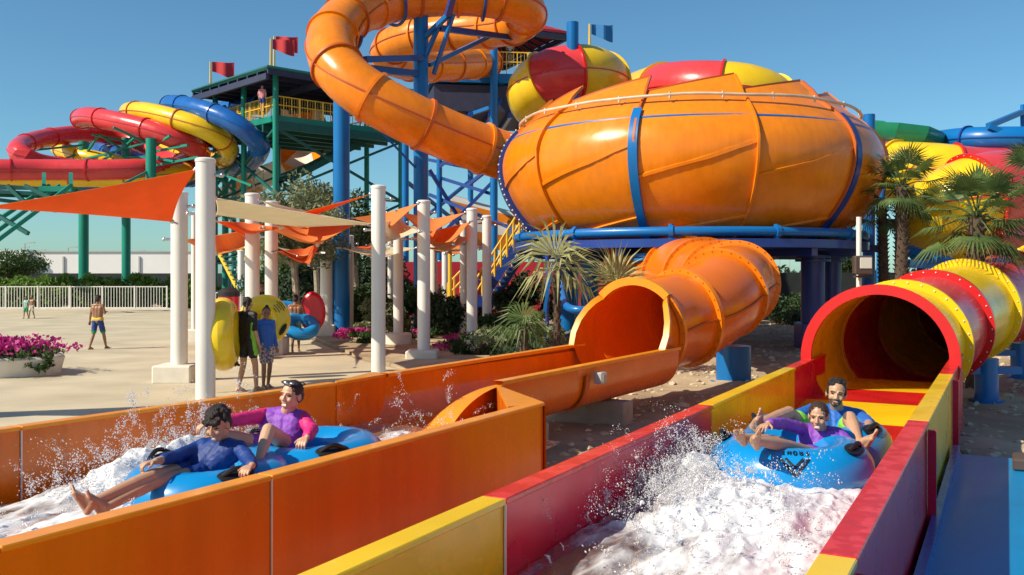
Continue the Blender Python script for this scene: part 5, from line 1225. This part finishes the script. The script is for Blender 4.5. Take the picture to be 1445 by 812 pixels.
def nxt(px, fr): return next(i for i in range(int(fr), n_) if pxs[i] >= px)
b1 = nxt(764, im+1); b2 = nxt(800, b1); b3 = nxt(848, b2); b4 = next(i for i in range(b3+3, n_) if pxs[i] < 856 and fp[i].y > 43); b5 = nxt(934, b4); b6 = nxt(1007, b5); b7 = nxt(1085, b6)
b8 = nxt(1255, b7); b9 = nxt(1343, b8); rest = [b7+(b8-b7)//2, b8, b9, b9+(n_-1-b9)//2, n_-1]
FC = [0]+[b/(n_-1) for b in [b1,b2,b3,b4,b5,b6,b7]+rest]
tube_slide(fg, fp, 1.20, ['yellow','red_wash','yellow','red_wash','yellow','red_wash','yellow','yellow','red_wash','yellow','red_wash','yellow'], FC, ['red','yellow'], n=34, fw=.10, seam='red')
# large red/yellow tube curling on the right
f2 = [(1500,260,30),(1440,262,27.5),(1385,270,26.5),(1345,290,26.5),(1318,320,27.5),(1345,350,30),(1420,362,33),(1500,360,36)]
f2 = [(1520,262,31),(1450,265,28),(1400,270,26.5),(1362,282,26),(1332,298,26.5),(1322,315,28.5),(1350,330,31),(1420,335,33),(1500,335,36)]
g2 = thing('tube_slide', P(1360,385,27)*Vector((1,1,0)), 'big red and yellow tube curling behind the full fan palm', 'water slide')
tube_slide(g2, smoothpath(spline([P(*q) for q in f2], .35), 3), 1.15, ['red_wash','red_wash','yellow'], 6, ['red','yellow'], n=34, fw=.12, bolts='seal', seam='red')
lg = thing('slide_supports', P(1235,385,33)*Vector((1,1,0)), 'blue columns and beams under the tubes on the right', 'supports')
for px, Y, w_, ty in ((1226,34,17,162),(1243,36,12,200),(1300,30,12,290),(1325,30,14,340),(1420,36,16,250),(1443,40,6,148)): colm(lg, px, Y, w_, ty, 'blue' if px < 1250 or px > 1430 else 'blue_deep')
for a, b in (((1283,352,26),(1350,372,25)),((1283,352,26),(1300,372,26)),((1395,178,38),(1443,158,40)),((1395,178,38),(1420,190,38)),((1280,372,25),(1420,380,27))): m = MB(); m.beam(P(*a),P(*b),.22); m.build('beam', 'blue', lg, smooth=False)
# green open flume and blue tube on the right skyline
gf = [(1190,172,45),(1225,174,41),(1270,180,39.5),(1300,192,40),(1318,212,43)]
g3 = stripe('open_slide', 'dark green open flume curving on the skyline right of the bowl', gf, .9, 'green_slide', 'green_slide', half=R(95))
b3 = thing('tube_slide', P(1400,385,38)*Vector((1,1,0)), 'bright blue tube slide crossing the skyline at the right edge', 'water slide')
tube_slide(b3, smoothpath(spline([P(*q) for q in [(1290,215,52),(1315,203,44),(1345,198,40),(1390,196,38.5),(1450,196,38),(1540,197,38)]], .4), 2), .50, ['blue'], 4, ['blue_deep'], n=28, fw=.08, seam='blue_deep')
# big orange/white cone slide behind the pillars near the stair
cz = thing('striped_funnel', P(705,385,58)*Vector((1,1,0)), 'large orange and white striped funnel slide behind the stair and bowl', 'water slide')
cc = P(760,400,60)
for k in range(9):
    a0, a1 = R(20+20*k*.9), R(20+20*(k+1)*.9)
    c = P(735,370,56); rows = [[c+Vector((-4.2+8.4*q, 1.5*math.sin(q*3), 0))+Vector((0, -math.sin(a)*(4.1-2.1*q)*.6, math.cos(a)*(4.1-2.1*q))) for a in np.linspace(R(-75+17*k),R(-75+17*(k+1)),5)] for q in np.linspace(0,1,10)]
    m = MB(); m.grid(rows); m.grid([[p+Vector((0,.06,0)) for p in r_] for r_ in rows]); m.build('funnel_panel', ('orange','stripe_white')[k%2], cz)
# simple hill-less horizon fill: distant low trees
m = MB()
for k in range(60): x = random.uniform(20,150); leaves(m, (x, 190+random.uniform(-10,10), 1.5), (4,3,2.0), 60, .9, 8)
tag(m.build('distant_trees', 'leaf_dark', None, org=(60,190,0)), 'low band of distant dark trees along the right horizon', 'trees', None, 'stuff')
# ---------------------------------------------------------------- people on the tubes
Z_ = u_
# girl in purple, front seat on the right
hd = ((-.42,-.85,-.12), (-.10,-.25,1))
person('person', L(7.0,-1.42,.7), 'laughing girl in a purple long-sleeved top on the FRONT ring, arms spread', dict(
 H=P(1155,588,6.98), N=P(1160,612,7.06), SL=P(1181,613,7.02), SR=P(1137,607,7.12), EL=P(1200,628,6.92), ER=P(1106,598,6.88), WL=P(1214,634,6.72), WR=P(1084,598,6.62),
 HL=P(1168,650,7.02), HR=P(1138,648,7.02), KL=P(1112,630,6.62), KR=P(1098,624,6.60), AL=P(1062,622,6.30), AR=P(1043,617,6.36)), 'skin_tan', hd, sc=.84, hsc=.92,
 hair='hair_brown', hairstyle='tied', topmat='cloth_purple', top=1, sleeve=(.97,.95), bottom=.45, botmat='cloth_purple',
 handl=((-.2,-.9,-.3),(0,.3,-1),(-1,0,0),.75), handr=(P(1070,606,6.5)-P(1084,598,6.62),(0,0,-1),(0,-1,.2),.25), footl=((-.25,-.75,.75),(-.5,.4,.6),1), footr=((-.45,-.7,.75),(-.5,.4,.6),-1), mouth='smile')
# man in blue behind her
hd = ((-.30,-.93,-.02), (.10,-.10,1))
person('person', L(7.9,-1.38,.75), 'laughing man with short dark hair and a blue shirt on the rear ring', dict(
 H=P(1180,556,7.75), N=P(1182,581,7.86), SL=P(1213,588,7.86), SR=P(1146,580,7.90), EL=P(1226,598,7.50), ER=P(1122,588,7.75), WL=P(1225,604,7.28), WR=P(1098,590,7.45),
 HL=P(1196,628,7.72), HR=P(1160,626,7.72), KL=P(1199,590,7.34), KR=P(1113,583,7.28), AL=P(1213,626,7.05), AR=P(1064,602,6.82)), 'skin_tan', hd, sc=1.0, hsc=1.0,
 hair='hair_dark', hairstyle='short', topmat='cloth_blue', top=1, sleeve=(.52,.52), bottom=.75, botmat='cloth_lime',
 handl=((-.25,-.8,-.35),(0,.3,-1),(-1,0,0),.8), handr=((-.9,-.5,-.2),(0,0,-1),(0,-1,0),.6), footl=((.15,-.6,.7),(-.3,-.2,.8),1), footr=((-.25,-.6,.85),(-.6,.3,.5),1), mouth='open', beard=True)
# boy in navy, front seat on the left
hd = ((-.28,-.86,-.30), (-.12,-.22,1))
person('person', L(4.7,-5.,.7), 'dark-haired boy in a navy long-sleeved top on the front ring, legs stretched out', dict(
 H=P(308,600,6.42), N=P(312,627,6.52), SL=P(338,632,6.46), SR=P(285,630,6.56), EL=P(352,650,6.30), ER=P(247,645,6.28), WL=P(356,657,6.08), WR=P(220,651,6.06),
 HL=P(292,668,6.42), HR=P(268,664,6.44), KL=P(218,680,6.02), KR=P(214,672,6.02), AL=P(150,716,5.72), AR=P(129,710,5.68)), 'skin_tan', hd, sc=.86, hsc=.96,
 hair='hair_dark', hairstyle='shaggy', topmat='cloth_navy', top=1, sleeve=(.92,.80), bottom=.35, botmat='cloth_navy',
 handl=((-.3,-.8,-.2),(0,.3,-1),(-1,0,0),.8), handr=((-.75,-.6,-.1),(0,0,-1),(-.5,-.8,0),.8), footl=((-.42,-.15,.88),(.5,.2,.6),1), footr=((-.5,-.15,.88),(.5,.2,.6),-1), mouth='smile')
# woman in purple and pink
hd = ((-.38,-.88,.02), (.12,-.05,1))
person('person', L(5.75,-4.8,.7), 'smiling woman in a purple top with hot pink sleeves, goggles on her hair', dict(
 H=P(411,558,7.15), N=P(404,583,7.24), SL=P(427,590,7.22), SR=P(376,586,7.30), EL=P(440,607,7.08), ER=P(340,592,7.02), WL=P(434,617,6.86), WR=P(300,598,6.78),
 HL=P(412,634,7.15), HR=P(380,632,7.18), KL=P(379,607,6.78), KR=P(302,612,6.86), AL=P(366,648,6.52), AR=P(275,650,6.50)), 'skin_light', hd, sc=.93, hsc=.98,
 hair='hair_brown', hairstyle='tied', topmat='cloth_purple', top=1, sleeve=(.95,.95), slmat='cloth_magenta', bottom=.3, botmat='cloth_purple',
 handl=((-.3,-.8,-.3),(0,.3,-1),(-1,0,0),.8), handr=((-.8,-.6,-.1),(0,0,-1),(-.5,-.8,0),.6), footl=((-.5,-.7,-.2),(-.2,-.4,.8),1), footr=((-.6,-.6,-.1),(-.2,-.4,.8),-1), mouth='smile', vox=.0045)
# goggles pushed up on her hair
hx = P(411,558,7.15); f_ = Vector((-.38,-.88,.02)).normalized(); up_ = Vector((.12,-.05,1)).normalized(); x_ = f_.cross(up_).normalized(); up_ = x_.cross(f_)
gg = thing('goggles', hx+up_*.09, 'swimming goggles pushed up on the smiling woman\'s hair', 'goggles')
for g in (-1,1): m = MB(); m.sph(hx+f_*.050+up_*.098+x_*.028*g, (.022,.014,.013), 12, 8, (x_,f_,up_)); m.build('goggle_lens', 'steel', gg)
m = MB(); m.sweep([hx+up_*(.095-.03*math.sin(a)*0)+x_*math.cos(a)*.092+f_*(math.sin(a)*.085-.01) for a in np.linspace(0,2*math.pi,30)[:-1]], .005, 5, closed=True); m.build('strap', 'rubber', gg)

# ---------------------------------------------------------------- standing and walking people
def stander(px, py_head, py_feet, Y, label, face, lean=0, step=.0, stepdir=None, arms=None, sc=None, **kw):
    """upright figure: top of the head and feet rows as in the photograph"""
    Hh = (py_feet-py_head)/F*Y; k = Hh/1.75; g = P(px, py_feet, Y); b = Vector((g.x,g.y,0)); f = Vector(face).normalized(); f2 = Vector((f.x,f.y,0)).normalized(); rt = f2.cross(u_)  # rt = figure's right
    sd = Vector(stepdir).normalized() if stepdir else f2
    q = lambda r_, fw, z: b+rt*r_*k+f2*fw*k+u_*z*k
    J = dict(H=q(0,.02+lean,1.63), N=q(0,-.01+lean,1.47), SR=q(.175,-.01+lean*.9,1.42), SL=q(-.175,-.01+lean*.9,1.42), HR=q(.085,0,.92), HL=q(-.085,0,.92))
    for s, sg in (('R',1),('L',-1)):
        a = b+rt*.085*sg*k; e = sd*step*sg*k; J['A'+s] = a+e+u_*.085*k; J['K'+s] = a+e*.45+f2*.05*k+u_*.50*k
        J['E'+s] = q(.215*sg,-.03,1.14); J['W'+s] = q(.225*sg,.06,.90)
    if arms:
        for kk, v in arms.items(): J[kk] = q(*v)
    hd = kw.pop('hd', (f,(0,0,1)))
    foot_ = (sd if step else f2, Vector((0,0,1)), 1)
    return person('person', b, label, J, kw.pop('skin','skin_tan'), hd, sc=k, hsc=k*kw.pop('headk',1.0), vox=kw.pop('vox',.010), footl=foot_, footr=(foot_[0],foot_[1],-1), **kw), J
# woman in the black and green suit, seen from behind-right, walking
r1, J1 = stander(349, 418, 552, 17.0, 'woman in black and lime swimsuit with long dark braid, holding a yellow ring', (.45,.80,0), step=.13, stepdir=(.55,.8,0), hd=((.35,.93,-.05),(0,0,1)), hair='hair_dark', hairstyle='braid',
 top=1, topmat='cloth_black', sleeve=(.45,.45), bottom=.55, botmat='cloth_black', skin='skin_tan', arms=dict(EL=(-.30,.12,1.30), WL=(-.34,.20,1.12)), vox=.008, mouth='', fat=1.05)
root1 = r1[0]; m = MB()
for s in 'R': m.cap_(J1['S'+s]+Vector((-.01,-.04,-.16)), .045, J1['H'+s]+Vector((.055,-.03,.0)), .062, 10); m.cap_(J1['H'+s]+Vector((.055,-.03,0)), .062, J1['H'+s].lerp(J1['K'+s],.5)+Vector((.045,-.02,0)), .06, 10)
remesh(m, 'side_panel', .009, ['cloth_lime'], root1, smooth_it=3)
# child in blue rash shirt
stander(375, 431, 545, 17.5, 'child with a topknot in a blue long-sleeved shirt and printed shorts, looking back', (.35,-.35,0), step=.05, hd=((.30,-.9,-.15),(.1,0,1)), hair='hair_dark', hairstyle='bun', top=1, topmat='cloth_blue', sleeve=(.95,.95),
 bottom=.75, botmat='cloth_print', skin='skin_brown', vox=.008, mouth='', headk=1.12)
stander(417, 417, 497, 25.5, 'shirtless boy in teal shorts seen from behind inside the blue double ring', (-.15,1,0), step=.12, hair='hair_dark', bottom=.6, botmat='cloth_teal', skin='skin_brown', arms=dict(ER=(.26,-.03,1.16),WR=(.25,.0,.93),EL=(-.26,-.03,1.16),WL=(-.25,.0,.93)), mouth='', headk=1.1)
w4, J4 = stander(138, 417, 493, 26.4, 'shirtless walker in yellow, navy and green shorts crossing the empty plaza', (.1,1,0), step=.22, stepdir=(.45,.9,0), hair='hair_dark', bottom=.75, botmat='cloth_navy', skin='skin_brown', arms=dict(EL=(-.24,.0,1.16),WL=(-.30,.05,.93),ER=(.25,-.02,1.18),WR=(.16,.20,1.22)), mouth='', headk=1.1)
stander(37, 419, 450, 44, 'far child in a teal outfit, left one of the two by the railing', (-.3,-1,0), step=.15, hair='hair_dark', top=1, topmat='cloth_teal', sleeve=(.4,.4), bottom=.8, botmat='cloth_green', skin='skin_brown', vox=.016, mouth='', headk=1.2)
stander(45, 416, 448, 44.3, 'far child in pale shorts, right one of the two by the railing', (-.3,-1,0), step=.18, hair='hair_dark', bottom=.6, botmat='cloth_white', skin='skin_brown', vox=.016, mouth='', headk=1.15)
stander(369, 397, 487, 27.5, 'person in a dark shirt mostly hidden between two pillars behind the yellow rings', (.2,-1,0), hair='hair_dark', top=1, topmat='cloth_black', sleeve=(.5,.5), bottom=.8, botmat='cloth_navy', skin='skin_brown', vox=.012, mouth='')
for (z0, z1, mt, nm) in ((.06,-.02,'cloth_gold','waistband'),(-.24,-.36,'cloth_green','shorts_hem')):
    m = MB()
    if z0 > 0: m.cap_(J4['HL']+u_*.05, .112*.87, J4['HR']+u_*.05, .112*.87, 14)
    for s in 'LR':
        a = J4['H'+s]; b = J4['K'+s]
        if z0 > 0: continue
        else: m.cap_(a.lerp(b,.68), .087*.87, a.lerp(b,.82), .084*.87, 12)
    remesh(m, nm, .012, [mt], w4[0], smooth_it=2)
# people up on the tower decks
def upper(px, py, Y, label, mt, hair='hair_dark'):
    h = 1.6; b = P(px, py, Y); k = h/1.75; q = lambda x, z: b+Vector((x*k,0,z*k))
    J = dict(H=q(0,1.63),N=q(0,1.47),SL=q(.17,1.42),SR=q(-.17,1.42),EL=q(.24,1.16),ER=q(-.24,1.16),WL=q(.22,.95),WR=q(-.22,.95),HL=q(.085,.92),HR=q(-.085,.92),KL=q(.09,.5),KR=q(-.09,.5),AL=q(.09,.09),AR=q(-.09,.09))
    person('person', b, label, J, 'skin_tan', ((-.3,-1,0),(0,0,1)), sc=k, hsc=k, vox=.02, top=1, topmat=mt, sleeve=(.5,.5), bottom=.6, botmat='cloth_navy', hair=hair, mouth='')
upper(370, 159, 53.5, 'person in a pink top on the green tower deck behind the railing', 'cloth_pink')
upper(720, 92, 51, 'person in a white shirt on the blue tower deck behind the railing', 'cloth_white')

# ---------------------------------------------------------------- rings carried by the people
def carried_ring(name, c, ax, rmaj, rmin, mt, label, handles=(), hole=True, cat='inflatable ring'):
    g = thing(name, c, label, cat); ring_mesh(c, ax, rmaj, rmin, 48, 22).build('inflated_ring', mt, g, ang=80)
    if not hole: m = MB(); X, Y, Z = ax; m.sph(c-Z*.02, (rmaj,rmaj,.05), 24, 6, (X,Y,Z)); m.build('seat_floor', mt, g)
    for a, b in handles:
        ctr = torus_pt(c, ax, rmaj, rmin, a, b, 0); nrm = (torus_pt(c, ax, rmaj, rmin, a, b, .1)-ctr).normalized(); tng = (ax[0]*-math.sin(a)+ax[1]*math.cos(a)); bi = nrm.cross(tng)
        m = MB(); m.sph(ctr+nrm*.008, (.13,.055,.014), 16, 8, (tng,bi,nrm)); m.sweep([ctr+tng*(-.09+.18*i/8)+nrm*(.01+.05*math.sin(math.pi*i/8)) for i in range(9)], .016, 7); m.build('handle', 'rubber', g)
    return g
def axes(nv, roll=0):
    n_ = Vector(nv).normalized(); x = Vector((0,0,1)); x = (x-n_*x.dot(n_)).normalized(); y = n_.cross(x); x2 = x*math.cos(roll)+y*math.sin(roll); return (x2, n_.cross(x2), n_)
yr = carried_ring('ring_tube', P(315,472,16.6), axes((1,.16,.03)), .42, .245, 'tube_yellow', 'shiny yellow ring seen almost edge-on, held by the woman in the black swimsuit', [(R(180),R(60))], hole=False)
yb = carried_ring('ring_tube', P(373,452,18.2), axes((.15,-1,.15)), .31, .20, 'tube_yellow', 'large yellow ring with black squiggle facing the camera behind the blue-shirted child', [(R(-118),R(55))], hole=False)
axb = axes((.15,-1,.15)); cb = P(373,452,18.2)
m = MB()
for k in range(5): m.sweep([torus_pt(cb, axb, .31, .20, a, R(40+14*k), .004)+axb[2]*.004 for a in np.linspace(R(-62-6*(k%2)),R(-40+5*(k%2)),8)], .007, 5)
m.build('marking', 'ink', yb)
rd = thing('ring_tube', P(333,455,20), 'red ring half hidden behind the woman in the black swimsuit', 'inflatable ring'); ring_mesh(P(357,458,18.9), axes((.3,-1,.1)), .26, .15, 40, 18).build('inflated_ring', 'tube_red', rd, ang=80)
c1_, c2_ = P(424,460,25.3), P(404,444,25.9)
bd = thing('double_tube', c1_, 'blue double ring hanging around the shirtless boy in teal shorts', 'double tube'); nb_ = Vector((.15,-.45,.9)).normalized(); axd = axes((.25,-.55,.8))
for c in (c1_, c2_): ring_mesh(c, axd, .36, .17, 44, 18).build('inflated_ring', 'tube_blue', bd, ang=80)
for c, a in ((c1_, -60),(c2_,20)): ctr = torus_pt(c, axd, .36, .17, R(a), R(30), 0); m = MB(); m.sph(ctr, (.12,.06,.05), 12, 8); m.build('handle', 'rubber', bd)
g = thing('upright_tube', P(440,472,24.5)*Vector((1,1,0)), 'tall red inflated mat standing against the white pillar', 'inflatable'); c = P(441,442,25.6)
m = MB(); n_ = 28; rows = []
for q in range(7):
    w_ = .10*math.cos(math.pi*(q/6-.5))**.5 if 0 < q < 6 else 0; off = -.09+.18*q/6; rows.append([c+Vector((math.cos(a)*(.28+w_*.9), off, (math.sin(a)*(.5+w_) if math.sin(a) > 0 else math.sin(a)*.52))) for a in np.linspace(0,2*math.pi,n_+1)])
m.grid(rows); m.add([p for p in rows[0]], [tuple(range(n_))]); m.build('mat_body', 'tube_red', g)
g = thing('waste_drum', P(323,430,26)*Vector((1,1,0)), 'red round-topped bin behind the tallest pillar and the yellow ring', 'bin'); p = P(323,428,24)
m = MB(); m.lathe((p.x,p.y,0), [(.26,-.01),(.27,1.6),(.27,1.62)], 24); m.build('barrel', 'tube_red', g); m = MB(); m.lathe((p.x,p.y,0), [(.28,1.58),(.28,1.7),(.16,1.8),(0,1.82)], 24); m.build('lid', 'cloth_black', g)
# ---------------------------------------------------------------- light, sky, camera
sd_ = Vector((-.89*math.cos(R(40)), -.45*math.cos(R(40)), math.sin(R(40)))).normalized()
w = bpy.data.worlds.new('World'); scene.world = w; w.use_nodes = True; nt = w.node_tree; bg = nt.nodes['Background']
sky = nt.nodes.new('ShaderNodeTexSky'); sky.sky_type = 'NISHITA'; sky.sun_disc = False; sky.sun_elevation = R(40); sky.sun_rotation = math.atan2(-.89,-.45)
sky.air_density = 1.0; sky.dust_density = .35; sky.ozone_density = 1.6; sky.altitude = 0
tint = nt.nodes.new('ShaderNodeVectorMath'); tint.operation = 'MULTIPLY'; tint.inputs[1].default_value = (.48,.77,.88)
nt.links.new(sky.outputs[0], tint.inputs[0]); nt.links.new(tint.outputs[0], bg.inputs[0]); bg.inputs[1].default_value = .112
sl = bpy.data.lights.new('sun', 'SUN'); sl.energy = 5; sl.angle = R(.5); sl.color = (1,.89,.70)
so = bpy.data.objects.new('sun', sl); COL.objects.link(so); so.rotation_euler = (-sd_).to_track_quat('-Z','Y').to_euler(); so.location = (-20,-10,30)
cam = bpy.data.cameras.new('camera'); co = bpy.data.objects.new('camera', cam); COL.objects.link(co); scene.camera = co
co.location = (0,0,EYE); co.rotation_euler = (R(90),0,0); cam.sensor_width = 36; cam.lens = F/1445*36; cam.shift_y = -(406-HY)/1445; cam.clip_end = 5000; cam.clip_start = .05
scene.render.engine = 'CYCLES'; vs = scene.view_settings; vs.view_transform = 'Standard'; vs.look = 'None'; vs.gamma = 1; vs.use_curve_mapping = False; vs.exposure = .28
scene.render.resolution_x = 1024; scene.render.resolution_y = 575
scene.cycles.max_bounces = 8; scene.cycles.transmission_bounces = 5; scene.cycles.transparent_max_bounces = 6
